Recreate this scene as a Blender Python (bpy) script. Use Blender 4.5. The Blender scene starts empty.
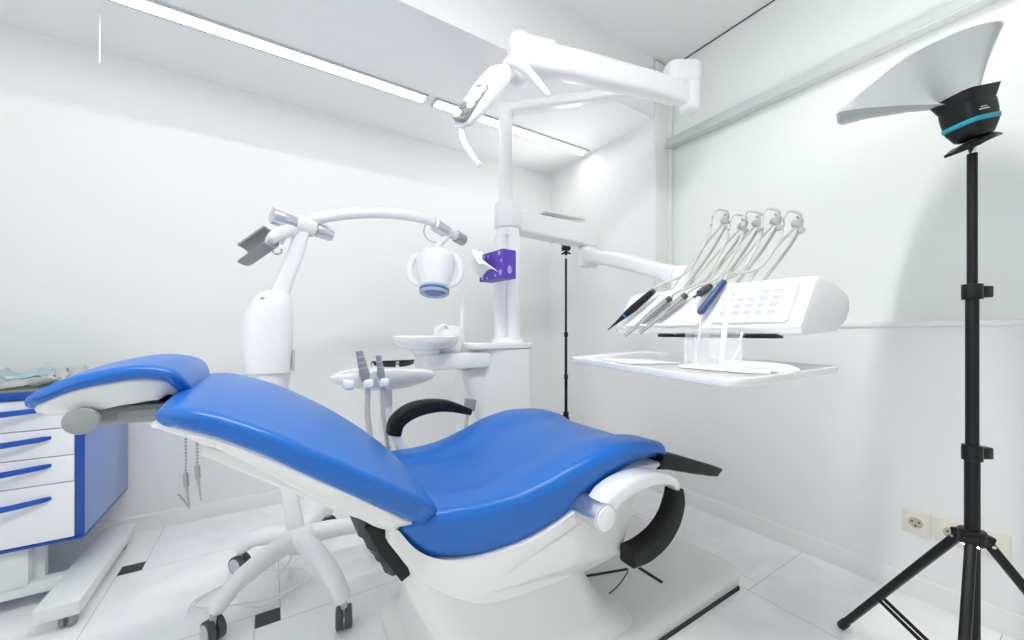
import bpy, bmesh, math, random
from mathutils import Vector, Matrix, noise
random.seed(7)
SC = bpy.context.scene
COL = SC.collection
V = Vector
PI = math.pi

# ------------------------------------------------------------------ materials
def mat(name, col, rough=.5, metal=0., coat=0., emit=None, alpha=None, trans=0., ior=1.5, bump=None, sheen=0.):
    m = bpy.data.materials.new(name); m.use_nodes = True
    nt = m.node_tree; b = nt.nodes['Principled BSDF']
    b.inputs['Base Color'].default_value = (*col, 1)
    b.inputs['Roughness'].default_value = rough
    b.inputs['Metallic'].default_value = metal
    b.inputs['IOR'].default_value = ior
    b.inputs['Coat Weight'].default_value = coat
    b.inputs['Transmission Weight'].default_value = trans
    if emit:
        b.inputs['Emission Color'].default_value = (*emit[0], 1)
        b.inputs['Emission Strength'].default_value = emit[1]
    if alpha is not None:
        b.inputs['Alpha'].default_value = alpha
    if bump:
        tc = nt.nodes.new('ShaderNodeTexCoord'); n = nt.nodes.new('ShaderNodeTexNoise'); bp = nt.nodes.new('ShaderNodeBump')
        n.inputs['Scale'].default_value = bump[0]; n.inputs['Detail'].default_value = 4
        bp.inputs['Strength'].default_value = bump[1]; bp.inputs['Distance'].default_value = .002
        nt.links.new(tc.outputs['Object'], n.inputs['Vector']); nt.links.new(n.outputs['Fac'], bp.inputs['Height'])
        nt.links.new(bp.outputs['Normal'], b.inputs['Normal'])
    return m

def noise_col(m, c1, c2, scale, detail=6, distort=0., lo=.35, hi=.7):
    nt = m.node_tree; b = nt.nodes['Principled BSDF']
    tc = nt.nodes.new('ShaderNodeTexCoord'); n = nt.nodes.new('ShaderNodeTexNoise'); r = nt.nodes.new('ShaderNodeValToRGB')
    n.inputs['Scale'].default_value = scale; n.inputs['Detail'].default_value = detail; n.inputs['Distortion'].default_value = distort
    r.color_ramp.elements[0].position = lo; r.color_ramp.elements[1].position = hi
    r.color_ramp.elements[0].color = (*c1, 1); r.color_ramp.elements[1].color = (*c2, 1)
    nt.links.new(tc.outputs['Object'], n.inputs['Vector']); nt.links.new(n.outputs['Fac'], r.inputs['Fac'])
    nt.links.new(r.outputs['Color'], b.inputs['Base Color'])
    return m

M = {}
M['wall'] = mat('wall_paint', (.86, .86, .855), .6, bump=(180, .08))
M['wall_b'] = mat('wall_panel', (.84, .86, .83), .4)
M['wall_f'] = mat('bounce_cutting_grey', (.62, .62, .61), .7)  # grey set to weaken light bounced onto the chair from the unseen front wall
M['ceil'] = mat('ceiling_paint', (.87, .87, .865), .7)
M['trim'] = mat('white_trim', (.84, .84, .83), .4)
M['tile'] = noise_col(mat('marble_tile', (.8, .8, .8), .16), (.84, .845, .845), (.92, .92, .92), 3.0, 8, 1.5, .32, .6)
M['insert'] = mat('black_insert', (.03, .03, .035), .3)
M['grout'] = mat('grout', (.42, .43, .43), .8)
M['plastic'] = mat('white_plastic', (.86, .86, .865), .28)
M['plastic_w'] = mat('warm_white_plastic', (.80, .80, .775), .35)
M['enamel'] = mat('white_enamel', (.88, .88, .88), .12)
M['blue'] = mat('blue_upholstery', (.007, .135, .51), .33, bump=(350, .05))
M['bluelam'] = mat('blue_laminate', (.004, .065, .36), .2)
M['blueside'] = mat('pale_blue_laminate', (.19, .29, .58), .22)
M['bluehandle'] = mat('blue_handle', (.004, .075, .42), .22)
M['whitelam'] = mat('white_laminate', (.83, .83, .86), .25)
M['gap'] = mat('dark_gap', (.04, .04, .045), .8)
M['black'] = mat('black_metal', (.007, .007, .008), .38, ior=1.38)
M['blackpad'] = mat('black_rubber_pad', (.010, .010, .010), .5, ior=1.35, bump=(300, .1))
M['greypl'] = mat('grey_plastic', (.30, .31, .31), .4)
M['greylt'] = mat('light_grey_plastic', (.55, .56, .58), .35)
M['darkgrey'] = mat('dark_grey_rubber', (.07, .07, .075), .5)
M['silver'] = mat('satin_silver', (.72, .72, .76), .28, metal=.9)
M['chrome'] = mat('polished_chrome', (.8, .8, .82), .12, metal=1.)
M['steel'] = mat('brushed_steel', (.45, .45, .45), .3, metal=1.)
M['hose'] = mat('beige_grey_hose', (.60, .60, .55), .45)
M['hosed'] = mat('grey_hose', (.48, .48, .45), .45)
M['teal'] = mat('teal_stripe', (.01, .32, .40), .35)
M['purple'] = mat('purple_carton', (.10, .045, .42), .4)
M['lilac'] = mat('lilac_print', (.42, .36, .74), .5)
M['paper'] = mat('white_paper', (.88, .88, .88), .8)
M['mask'] = mat('pale_turquoise_fabric', (.66, .85, .87), .8)
M['gauze'] = noise_col(mat('white_gauze', (.88, .89, .88), .9), (.80, .84, .84), (.9, .9, .9), 40)
M['green'] = mat('dark_green_wrap', (.16, .22, .16), .6)
M['socket'] = mat('ivory_socket', (.80, .77, .66), .35)
M['socketdark'] = mat('socket_recess', (.50, .47, .37), .45)
M['lampface'] = mat('lamp_diffuser', (.9, .9, .9), .5, emit=((1, 1, .985), 4.4))
M['lampadded'] = mat('added_lamp_diffuser', (.9, .9, .9), .5, emit=((1, .995, .98), 58.0))  # diffuser of the added lamp, strong enough to light the room from above
M['led'] = mat('led_lens', (.9, .9, .9), .2, emit=((1, 1, 1), 1.2))
M['lensblue'] = mat('blue_lens', (.10, .16, .36), .12)
M['lensrim'] = mat('pale_blue_lens_rim', (.42, .52, .70), .15)
M['worktop'] = mat('grey_green_worktop', (.22, .25, .23), .4)
M['sunlens'] = mat('dark_lens', (.03, .033, .04), .15)
M['acrylic'] = mat('clear_acrylic', (.92, .93, .95), .08, alpha=.22)
M['print'] = mat('pale_blue_print', (.52, .54, .66), .5)
M['screen'] = mat('pale_keypad', (.84, .84, .87), .3)
M['handblue'] = mat('navy_handpiece', (.025, .06, .20), .35)
M['ringblue'] = mat('blue_ring', (.04, .25, .62), .3)
M['rail'] = mat('grey_rail', (.62, .65, .63), .45)
M['standgrey'] = mat('painted_frame', (.74, .76, .75), .4)

M['cloth'] = mat('silver_grey_cloth', (.42, .45, .45), .38, bump=(60, .25))

# ------------------------------------------------------------------ mesh helpers
def merge(bm, tmp):
    me = bpy.data.meshes.new('tmp'); tmp.to_mesh(me); tmp.free(); bm.from_mesh(me); bpy.data.meshes.remove(me)

def frame(d, up=V((0, 0, 1))):
    d = V(d).normalized(); up = V(up)
    if abs(d.dot(up.normalized())) > .98: up = V((1, 0, 0)) if abs(d.x) < .9 else V((0, 1, 0))
    s = d.cross(up).normalized(); u = s.cross(d).normalized()
    return s, u, d

def box(bm, c, size, bevel=.0, seg=2, rot=None):
    t = bmesh.new(); bmesh.ops.create_cube(t, size=1)
    bmesh.ops.scale(t, vec=V(size), verts=t.verts)
    if bevel > 0: bmesh.ops.bevel(t, geom=t.edges[:], offset=min(bevel, min(size) * .49), segments=seg, profile=.5, affect='EDGES')
    if rot is not None: bmesh.ops.transform(t, matrix=rot.to_4x4(), verts=t.verts)
    bmesh.ops.translate(t, vec=V(c), verts=t.verts); merge(bm, t); return bm

def rings(bm, loops, cap=True, closed=False):
    vs = [[bm.verts.new(p) for p in L] for L in loops]
    n = len(vs[0]); pairs = list(zip(vs[:-1], vs[1:]))
    if closed: pairs.append((vs[-1], vs[0]))
    for a, b in pairs:
        for i in range(n):
            j = (i + 1) % n
            try: bm.faces.new((a[i], a[j], b[j], b[i]))
            except ValueError: pass
    if cap and not closed:
        bm.faces.new(list(reversed(vs[0]))); bm.faces.new(vs[-1])
    return bm

def fin(t, bm):
    bmesh.ops.recalc_face_normals(t, faces=t.faces[:]); merge(bm, t)

def catmull(pts, n=6):
    P = [V(p) for p in pts]
    if len(P) < 3: return P
    out = []
    for i in range(len(P) - 1):
        p0 = P[i - 1] if i else P[0] * 2 - P[1]; p1, p2 = P[i], P[i + 1]
        p3 = P[i + 2] if i + 2 < len(P) else P[-1] * 2 - P[-2]
        for k in range(n):
            t = k / n
            out.append(.5 * ((2 * p1) + (p2 - p0) * t + (2 * p0 - 5 * p1 + 4 * p2 - p3) * t * t + (3 * p1 - p0 - 3 * p2 + p3) * t ** 3))
    out.append(P[-1]); return out

def lerp_list(vals, n):
    out = []
    for k in range(n):
        t = k / (n - 1) * (len(vals) - 1); i = min(int(t), len(vals) - 2); f = t - i
        a, b = vals[i], vals[i + 1]; f = f * f * (3 - 2 * f) if False else f
        out.append(a + (b - a) * f)
    return out

def circ(n=16): return [(math.cos(2 * PI * i / n), math.sin(2 * PI * i / n)) for i in range(n)]
def rrect(w, h, r, k=4):
    r = min(r, w / 2 - 1e-4, h / 2 - 1e-4); o = []
    for cx, cy, a in ((w / 2 - r, h / 2 - r, 0), (-w / 2 + r, h / 2 - r, 90), (-w / 2 + r, -h / 2 + r, 180), (w / 2 - r, -h / 2 + r, 270)):
        for i in range(k + 1):
            t = math.radians(a + 90 * i / k); o.append((cx + r * math.cos(t), cy + r * math.sin(t)))
    return o

def sweep(bm, pts, profile, scales=None, up=(0, 0, 1), smooth=0, endround=0., cap=True):
    """profile: 2-d outline in (side, up); scales: list of floats or (s,u) along path"""
    P = catmull(pts, smooth) if smooth else [V(p) for p in pts]
    n = len(P)
    if scales is None: S = [V((1, 1))] * n
    else:
        S = lerp_list([V((s, s)) if not isinstance(s, tuple) else V(s) for s in scales], n) if len(scales) != n else [V((s, s)) if not isinstance(s, tuple) else V(s) for s in scales]
    t = bmesh.new(); loops = []
    pu = V(up)
    for i in range(n):
        d = (P[min(i + 1, n - 1)] - P[max(i - 1, 0)])
        s, u, d = frame(d, pu); pu = u if up is None else V(up)
        loops.append([P[i] + s * (a * S[i].x) + u * (b * S[i].y) for a, b in profile])
    if endround > 0:
        def shrink(L, c, d, first):
            o = []
            for f, k in ((.35, 1.), (.7, .72)) if first else ():
                pass
            return o
        d0 = (P[0] - P[1]).normalized(); d1 = (P[-1] - P[-2]).normalized()
        pre = []; post = []
        for a in (90, 65, 40, 20):
            k = math.cos(math.radians(a)); h = math.sin(math.radians(a)) * endround
            k = max(k, .08)
            pre.append([P[0] + (p - P[0]) * k + d0 * h for p in loops[0]])
            post.insert(0, [P[-1] + (p - P[-1]) * k + d1 * h for p in loops[-1]])
        loops = pre + loops + post
    rings(t, loops, cap); fin(t, bm); return bm

def tube(bm, pts, r, n=12, smooth=0, endround=0., up=(0, 0, 1)):
    R = r if isinstance(r, (list, tuple)) else [r, r]
    return sweep(bm, pts, circ(n), list(R), up, smooth, endround)

def cyl(bm, p0, p1, r0, r1=None, n=24, bev=.0):
    r1 = r0 if r1 is None else r1
    p0, p1 = V(p0), V(p1); d = (p1 - p0).normalized()
    if bev > 0:
        return sweep(bm, [p0, p0 + d * bev * .3, p0 + d * bev, p1 - d * bev, p1 - d * bev * .3, p1], circ(n), [r0 - bev, r0 - bev * .3, r0, r1, r1 - bev * .3, r1 - bev])
    return sweep(bm, [p0, p1], circ(n), [r0, r1])

def lathe(bm, prof, c=(0, 0, 0), axis=(0, 0, 1), n=32, sx=1., sy=1.):
    s, u, d = frame(axis); c = V(c); t = bmesh.new()
    loops = [[c + s * (max(r, 1e-4) * sx * a) + u * (max(r, 1e-4) * sy * b) + d * z for a, b in circ(n)] for r, z in prof]
    rings(t, loops, True); bmesh.ops.remove_doubles(t, verts=t.verts, dist=5e-5); fin(t, bm); return bm

def prism(bm, poly, origin, ax, ay, an, depth, bevel=0., seg=2):
    t = bmesh.new(); o = V(origin); ax, ay, an = V(ax), V(ay), V(an)
    a = [t.verts.new(o + ax * p[0] + ay * p[1]) for p in poly]; b = [t.verts.new(o + ax * p[0] + ay * p[1] + an * depth) for p in poly]
    t.faces.new(a); t.faces.new(list(reversed(b)))
    n = len(a)
    for i in range(n):
        j = (i + 1) % n; t.faces.new((a[j], a[i], b[i], b[j]))
    bmesh.ops.recalc_face_normals(t, faces=t.faces[:])
    if bevel > 0:
        es = [e for e in t.edges if abs((e.verts[0].co - e.verts[1].co).normalized().dot(an)) < .5]
        bmesh.ops.bevel(t, geom=es, offset=bevel, segments=seg, profile=.5, affect='EDGES')
    fin(t, bm); return bm

def roundpoly(poly, r, k=4):
    P = [V(p) for p in poly]; out = []; n = len(P)
    for i in range(n):
        a, b, c = P[i - 1], P[i], P[(i + 1) % n]
        rr = r[i] if isinstance(r, (list, tuple)) else r
        d0 = (a - b); d1 = (c - b); q = min(rr, d0.length * .45, d1.length * .45)
        s = b + d0.normalized() * q; e = b + d1.normalized() * q
        for j in range(k + 1):
            t = j / k; out.append(tuple(s * (1 - t) ** 2 + b * 2 * t * (1 - t) + e * t * t))
    return out

def sphere(bm, c, r, seg=24, scale=(1, 1, 1), rot=None):
    t = bmesh.new(); bmesh.ops.create_uvsphere(t, u_segments=seg, v_segments=seg // 2, radius=r)
    bmesh.ops.scale(t, vec=V(scale), verts=t.verts)
    if rot is not None: bmesh.ops.transform(t, matrix=rot.to_4x4(), verts=t.verts)
    bmesh.ops.translate(t, vec=V(c), verts=t.verts); merge(bm, t); return bm

# ------------------------------------------------------------------ object helpers
def wloc(o):
    l = V((0, 0, 0))
    while o: l = l + o.location; o = o.parent
    return l

def link(name, bm, m, parent=None, sharp=35, base=None):
    if parent is not None: off = wloc(parent)
    elif base is not None: off = V(base)
    else:
        lo = V([min(v.co[i] for v in bm.verts) for i in range(3)]); hi = V([max(v.co[i] for v in bm.verts) for i in range(3)])
        off = V(((lo.x + hi.x) / 2, (lo.y + hi.y) / 2, lo.z))
    bmesh.ops.translate(bm, vec=-off, verts=bm.verts)
    me = bpy.data.meshes.new(name)
    for f in bm.faces: f.smooth = True
    bm.to_mesh(me); bm.free()
    for x in (m if isinstance(m, list) else [m]): me.materials.append(x)
    me.set_sharp_from_angle(angle=math.radians(sharp))
    o = bpy.data.objects.new(name, me); COL.objects.link(o)
    if parent is not None: o.parent = parent
    else: o.location = off
    return o

def tag(o, label, cat, group=None):
    o['label'] = label; o['category'] = cat
    if group: o['group'] = group
    return o
def thing(name, loc, label, cat, group=None):
    o = bpy.data.objects.new(name, None); o.empty_display_size = .05; COL.objects.link(o); o.location = V(loc)
    return tag(o, label, cat, group)
def struct(name, bm, m, base=(0, 0, 0), sharp=35):
    o = link(name, bm, m, None, sharp, base); o['kind'] = 'structure'; return o
N = bmesh.new
Rv, Fv, Zv = V((.844, -.536, 0)), V((.536, .844, 0)), V((0, 0, 1))

# ------------------------------------------------------------------ the room
YA, XC, XB = 2.76, 2.17, 2.34          # far wall, right wall, set-back upper panel of right wall
XL, YF = -1.75, -1.5
ZL, ZH, YS = 2.475, 2.87, 1.65         # low ceiling, high ceiling, soffit
def floor():
    bm = N(); L, s, g = .59, .08, .0012
    ax, ay = V((L, -s)), V((s, L)); p0 = V((-.043, 1.63))
    def quad(x0, y0, x1, y1, mi, z):
        x0, x1 = max(x0, XL), min(x1, XC); y0, y1 = max(y0, YF), min(y1, YA)
        if x1 - x0 < .004 or y1 - y0 < .004: return
        f = bm.faces.new([bm.verts.new((x, y, z)) for x, y in ((x0, y0), (x1, y0), (x1, y1), (x0, y1))]); f.material_index = mi
    for i in range(-8, 9):
        for j in range(-9, 9):
            p = p0 + ax * i + ay * j
            quad(p.x + g, p.y + g, p.x + s - g, p.y + s - g, 1 if p.x < 1.3 else 0, 0)
            quad(p.x + s + g, p.y + g, p.x + s + L - g, p.y + L - g, 0, 0)
    quad(XL, YF, XC, YA, 2, -.0008)
    box(bm, ((XL + XC) / 2, (YF + YA) / 2, -.05), (XC - XL + .3, YA - YF + .3, .09))
    for f in bm.faces[-6:]: f.material_index = 2
    return bm
struct('floor', floor(), [M['tile'], M['insert'], M['grout']])
bm = N(); box(bm, ((XL + XC) / 2, YA + .05, ZL / 2 + .2), (XC - XL + .4, .1, ZL + .4)); struct('wall_back', bm, M['wall'])
bm = N()
box(bm, (XC + .15, (YS + YA) / 2, ZL / 2), (.3, YA - YS, ZL))                       # recess side of right wall
box(bm, (XC + .15, (YF + YS) / 2, .54), (.3, YS - YF, 1.08), .0)                    # lower right wall
struct('wall_right', bm, M['wall'])
bm = N(); box(bm, (XB + .065, (YF + YS) / 2, 1.98), (.13, YS - YF, 1.80)); struct('wall_right_panel', bm, M['wall_b'])
bm = N(); box(bm, ((XL + XC) / 2, (YS + YA) / 2, ZL + .25), (XC - XL + .4, YA - YS, .5)); box(bm, (XC + .15, (YS + YA) / 2, ZL + .25), (.3, YA - YS, .5)); struct('ceiling_soffit', bm, M['ceil'])
bm = N(); box(bm, ((XL + XB) / 2, (YF + YS) / 2, ZH + .05), (XB - XL + .1, YS - YF, .1)); struct('ceiling', bm, M['ceil'])
bm = N(); box(bm, ((XL + XB) / 2, YF - .05, ZH / 2), (XB - XL, .1, ZH)); struct('wall_front', bm, M['wall_f'])
WY0, WY1, WZ0, WZ1 = -1.2, 1.2, .75, 2.5
bm = N()
box(bm, (XL - .05, (YF + WY0) / 2, ZH / 2), (.1, WY0 - YF, ZH)); box(bm, (XL - .05, (WY1 + YA) / 2, ZH / 2), (.1, YA - WY1, ZH))
box(bm, (XL - .05, 0, WZ0 / 2), (.1, WY1 - WY0, WZ0)); box(bm, (XL - .05, 0, (WZ1 + ZH) / 2), (.1, WY1 - WY0, ZH - WZ1))
struct('wall_left', bm, M['wall'])
bm = N()
for y in (WY0 + .03, 0, WY1 - .03): box(bm, (XL - .05, y, (WZ0 + WZ1) / 2), (.07, .06, WZ1 - WZ0), .005)
for z in (WZ0 + .03, WZ1 - .03): box(bm, (XL - .05, 0, z), (.07, WY1 - WY0, .06), .005)
struct('window_1', bm, M['trim'])
def skirt(bm, a, b, nrm):                                                            # profiled skirting board
    a, b, nrm = V(a), V(b), V(nrm)
    prof = [(0, 0), (.018, 0), (.018, .055), (.014, .062), (.014, .066), (.008, .08), (0, .082)]
    t = bmesh.new(); rings(t, [[p + nrm * x + V((0, 0, z)) for x, z in prof] for p in (a, b)]); fin(t, bm); return bm
struct('baseboard_back', skirt(N(), (XL, YA, 0), (XC, YA, 0), (0, -1, 0)), M['trim'])
struct('baseboard_right', skirt(N(), (XC, YF, 0), (XC, YA, 0), (-1, 0, 0)), M['trim'])
bm = N(); box(bm, (XC + .01, (YF + YS) / 2, 1.082), (.04, YS - YF, .022), .004); struct('trim_1', bm, M['trim'])
bm = N(); box(bm, (XB - .03, (YF + YS) / 2, 2.335), (.055, YS - YF, .06), .008)
box(bm, (XB - .045, (YF + YS) / 2, 2.303), (.06, YS - YF, .012), .003); struct('trim_2', bm, M['rail'])
bm = N(); box(bm, (XB - .003, (YF + YS) / 2, 2.867), (.005, YS - YF, .005)); struct('trim_3', bm, M['gap'])
bm = N(); box(bm, (XC + .085, YS - .006, 1.97), (.168, .012, 1.78), .003); box(bm, (XB - .02, YS - .02, 1.97), (.03, .02, 1.78), .002); struct('trim_4', bm, M['wall_b'])

# recessed line lamps in the low ceiling, plus an added one in the high ceiling
def ceiling_light(x0, x1, label, y=2.255, z=ZL):
    t = thing('ceiling_light', ((x0 + x1) / 2, y, z), label, 'ceiling lamp', 'line lamps in the low ceiling')
    bm = N()
    for dy in (-.043, .043): box(bm, ((x0 + x1) / 2, y + dy, z - .006), (x1 - x0 + .02, .012, .014), .002)
    for x in (x0 - .006, x1 + .006): box(bm, (x, y, z - .006), (.012, .09, .014), .002)
    link('frame', bm, M['greylt'], t)
    bm = N(); box(bm, ((x0 + x1) / 2, y, z - .006), (x1 - x0, .074, .01), .001); link('diffuser', bm, M['lampface'] if z < 2.6 else M['lampadded'], t)
ceiling_light(-1.4, .80, 'long bright line lamp in the low ceiling, left of the gap')
ceiling_light(.87, 2.11, 'shorter bright line lamp running on from the gap to the right wall')
ceiling_light(-.5, 1.0, 'added unseen line lamp in the high ceiling, lighting the dental chair from above', .30, ZH)  # assumed lamp above the view, added for overhead light on the chair
bm = N(); tube(bm, [(-.634, 2.42, ZL), (-.634, 2.42, 2.246)], .0028, 8); cyl(bm, (-.634, 2.42, ZL - .012), (-.634, 2.42, ZL), .012, n=14, bev=.002)
tag(link('pull_cord', bm, M['paper']), 'thin white pull cord hanging from the ceiling at top left', 'cord')

# ------------------------------------------------------------------ dental chair
def section(P, nrm, cy, hw, th, bol=0., nt=24, crown=0., rt=.02, inset=.015):
    """closed cross-section: padded slab with rounded upper edges and slanted sides; P is top centre"""
    rt = min(rt, th * .62, hw * .5); rb = min(.014, th * .3); pts = []
    def top(a):
        q = abs(a); b = max(0., min(1., (q - .42) / .36)); b = b * b * (3 - 2 * b) * bol
        return b - crown * q * q
    e0 = top(1.)
    for i in range(nt + 1):
        a = 1 - 2 * i / nt; pts.append((a * (hw - rt), top(a)))
    for i in range(1, 7):
        t = PI / 2 + PI / 2 * i / 6; pts.append((-(hw - rt) + rt * math.cos(t), e0 - rt + rt * math.sin(t)))
    for i in range(0, 6):
        t = PI + PI / 2 * i / 5; pts.append((-(hw - inset - rb) + rb * math.cos(t), e0 - th + rb + rb * math.sin(t)))
    for i in range(1, nt // 2):
        a = -1 + 2 * i / (nt // 2); pts.append((a * (hw - inset - rb), min(e0, 0.) - th))
    for i in range(0, 6):
        t = -PI / 2 + PI / 2 * i / 5; pts.append(((hw - inset - rb) + rb * math.cos(t), e0 - th + rb + rb * math.sin(t)))
    for i in range(0, 6):
        t = PI / 2 * i / 6; pts.append(((hw - rt) + rt * math.cos(t), e0 - rt + rt * math.sin(t)))
    return [V((P.x, cy + y, P.z)) + nrm * v for y, v in pts]

def cushion(bm, path, hw, th, cy, bol=0., ends=(.04, .04), N_=40, crown=0., corner=(.1, .1), rt=.02, inset=.015):
    """path: (x,z) top line; hw/th lists; ends: rounding length; corner: plan-view corner radius"""
    P = catmull([V((x, 0, z)) for x, z in path], 10)
    # resample by arc length
    d = [0.]
    for a, b in zip(P[:-1], P[1:]): d.append(d[-1] + (b - a).length)
    Lt = d[-1]
    def at(s):
        s = max(0, min(Lt, s)); i = 0
        while i < len(d) - 2 and d[i + 1] < s: i += 1
        f = (s - d[i]) / max(1e-9, d[i + 1] - d[i]); return P[i].lerp(P[i + 1], f)
    S = []
    for e, sgn in ((ends[0], 0),):
        S += [e * (1 - math.cos(math.radians(a))) for a in (0.5, 12, 25, 40, 55, 72, 90)]
    k = [Lt * i / N_ for i in range(1, N_)]
    S += [s for s in k if ends[0] * 1.1 < s < Lt - ends[1] * 1.1]
    S += [Lt - ends[1] * (1 - math.cos(math.radians(a))) for a in (90, 72, 55, 40, 25, 12, .5)]
    hws = lambda u: pw(hw, u); ths = lambda u: pw(th, u)
    def pw(l, u):
        t = u * (len(l) - 1); i = min(int(t), len(l) - 2); f = t - i; f = f * f * (3 - 2 * f) * .5 + f * .5; return l[i] + (l[i + 1] - l[i]) * f
    loops = []
    for s in S:
        c = at(s); t_ = (at(s + .004) - at(s - .004)).normalized(); nrm = V((-t_.z, 0, t_.x)); u = s / Lt
        w, h = hws(u), ths(u); drop = 0.
        k = 1.
        if s < ends[0]: k = math.sqrt(max(.0, 1 - (1 - s / ends[0]) ** 2))
        if s > Lt - ends[1]: k = math.sqrt(max(.0, 1 - (1 - (Lt - s) / ends[1]) ** 2))
        k = max(k, .06)
        for e, cr in ((s, corner[0]), (Lt - s, corner[1])):
            if cr > 0 and e < cr: w -= cr * (1 - math.sqrt(max(0, 1 - (1 - e / cr) ** 2))) * .999
        hh = h * (.25 + .75 * k) if k < 1 else h
        off = (h - hh) * .35
        loops.append(section(c - nrm * off, nrm, cy, w, max(hh, .006), bol * k, 24, crown * (.25 + .75 * math.sin(PI * u)), rt, inset))
    t = bmesh.new(); rings(t, loops); fin(t, bm); return bm

CY = 1.15
chair = thing('dental_chair', (.9, CY, 0), 'reclined blue padded dental chair on a white base in the middle of the room', 'dental chair')
# seat
seat_path = [(.245, .600), (.31, .602), (.38, .600), (.46, .596), (.56, .602), (.66, .624), (.78, .660), (.90, .680), (1.0, .678), (1.08, .669), (1.14, .652)]
SHW = [.265, .285, .298, .312, .325, .338, .345, .345, .338]
bm = N(); cushion(bm, seat_path, SHW, [.075, .13, .145, .148, .145, .122, .092, .07, .055], CY, .018, (.04, .010), 44, 0., corner=(.06, .012), rt=.032, inset=.03)
seat = link('seat', bm, M['blue'], chair, 60)
# backrest
back_path = [(-.168, .926), (-.13, .940), (-.07, .935), (.02, .903), (.10, .858), (.18, .804), (.26, .738), (.32, .678), (.362, .618)]
bm = N(); cushion(bm, back_path, [.322, .345, .362, .368, .364, .350, .326, .285], [.034, .038, .042, .046, .050, .054, .056, .052], CY, .0, (.018, .016), 40, .036, corner=(.035, .04), rt=.016, inset=.004)
link('backrest', bm, M['blue'], chair, 60)
# backrest shell
sh_path = [(-.172, .896), (-.12, .888), (-.05, .858), (.03, .810), (.11, .754), (.19, .694), (.255, .636), (.295, .600)]
bm = N(); cushion(bm, sh_path, [.285, .318, .336, .343, .341, .325, .285], [.020, .030, .038, .046, .050, .050, .042], CY, 0., (.025, .02), 30, 0., corner=(.04, .05), rt=.008, inset=.035)
shell = link('backrest_shell', bm, M['plastic_w'], chair, 60)
for sg in (-1, 1):
    bm = N(); sweep(bm, [(-.10, CY + sg * .27, .836), (-.02, CY + sg * .275, .796), (.08, CY + sg * .275, .733), (.17, CY + sg * .265, .668), (.225, CY + sg * .25, .628)], rrect(.02, .046, .008), [(.6, .3), (1, .8), (1, 1.1), (1, 1), (.7, .4)], smooth=5); link('shell_rim', bm, M['plastic_w'], shell)
# headrest
HC = 1.15
hd_path = [(-.360, .922), (-.346, .946), (-.30, .977), (-.245, .994), (-.205, .999), (-.168, .992), (-.142, .973), (-.127, .934)]
bm = N(); cushion(bm, hd_path, [.165, .182, .19, .192, .19, .186, .172], [.018, .022, .024, .026, .026, .026, .022], HC, .0, (.010, .010), 30, .010, corner=(.03, .035), rt=.014, inset=.006)
head = link('headrest', bm, M['blue'], chair, 60)
hs_path = [(-.352, .918), (-.31, .944), (-.25, .962), (-.20, .965), (-.16, .956), (-.136, .934)]
bm = N(); cushion(bm, hs_path, [.155, .170, .176, .176, .168, .148], [.026, .044, .052, .052, .046, .026], HC, 0., (.02, .015), 26, 0., corner=(.03, .04), rt=.01, inset=.012); link('headrest_shell', bm, M['plastic_w'], head, 60)
bm = N(); cyl(bm, (-.279, .97, .893), (-.279, .99, .893), .0235, n=32, bev=.004); cyl(bm, (-.279, .985, .893), (-.279, 1.31, .893), .015, n=20); link('hinge_knob', bm, M['greypl'], chair)
bm = N()
sweep(bm, [(-.272, 1.15, .892), (-.21, 1.15, .890), (-.14, 1.15, .882), (-.03, 1.15, .835)], rrect(.27, .036, .012), smooth=4)
box(bm, (-.215, 1.013, .891), (.06, .006, .018), .002); box(bm, (-.215, 1.15, .912), (.05, .2, .03), .006)
link('headrest_arm', bm, M['greypl'], chair)
# foot plate
bm = N(); cushion(bm, [(1.132, .636), (1.20, .620), (1.32, .580), (1.44, .538), (1.55, .497)], [.330, .330, .326, .320, .31], [.058, .056, .052, .046, .036], CY, .0, (.004, .006), 20, 0., corner=(.0, .03), rt=.008, inset=.01)
link('foot_plate', bm, M['blackpad'], chair, 50)
# white seat frame: side profile polygon lofted across the width
def seat_frame():
    bm = N()
    prof_top = [(.235, .595), (.28, .535), (.34, .495), (.42, .475), (.53, .472), (.66, .495), (.80, .555), (.90, .594), (.98, .612), (1.13, .606)]
    prof_bot = [(1.135, .60), (1.08, .575), (1.02, .545), (.98, .475), (.955, .40), (.93, .362), (.85, .352), (.72, .345), (.60, .34), (.48, .345), (.40, .38), (.31, .45), (.235, .56)]
    poly = [p for p in (catmull([V((a, b, 0)) for a, b in prof_top], 4))] + [p for p in (catmull([V((a, b, 0)) for a, b in prof_bot], 4))]
    c = V((.62, .47, 0)); loops = []
    def hy(x): return .255 + .066 * max(0., min(1., (x - .25) / .55))
    for f, k in ((-1, .95), (-.994, .985), (-.97, 1.), (0, 1.), (.97, 1.), (.994, .985), (1, .95)):
        loops.append([V((c.x + (p.x - c.x) * k, CY + f * hy(p.x), c.y + (p.y - c.y) * k)) for p in poly])
    t = bmesh.new(); rings(t, loops); fin(t, bm); return bm
frm = link('seat_frame', seat_frame(), M['plastic_w'], chair, 40)
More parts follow.
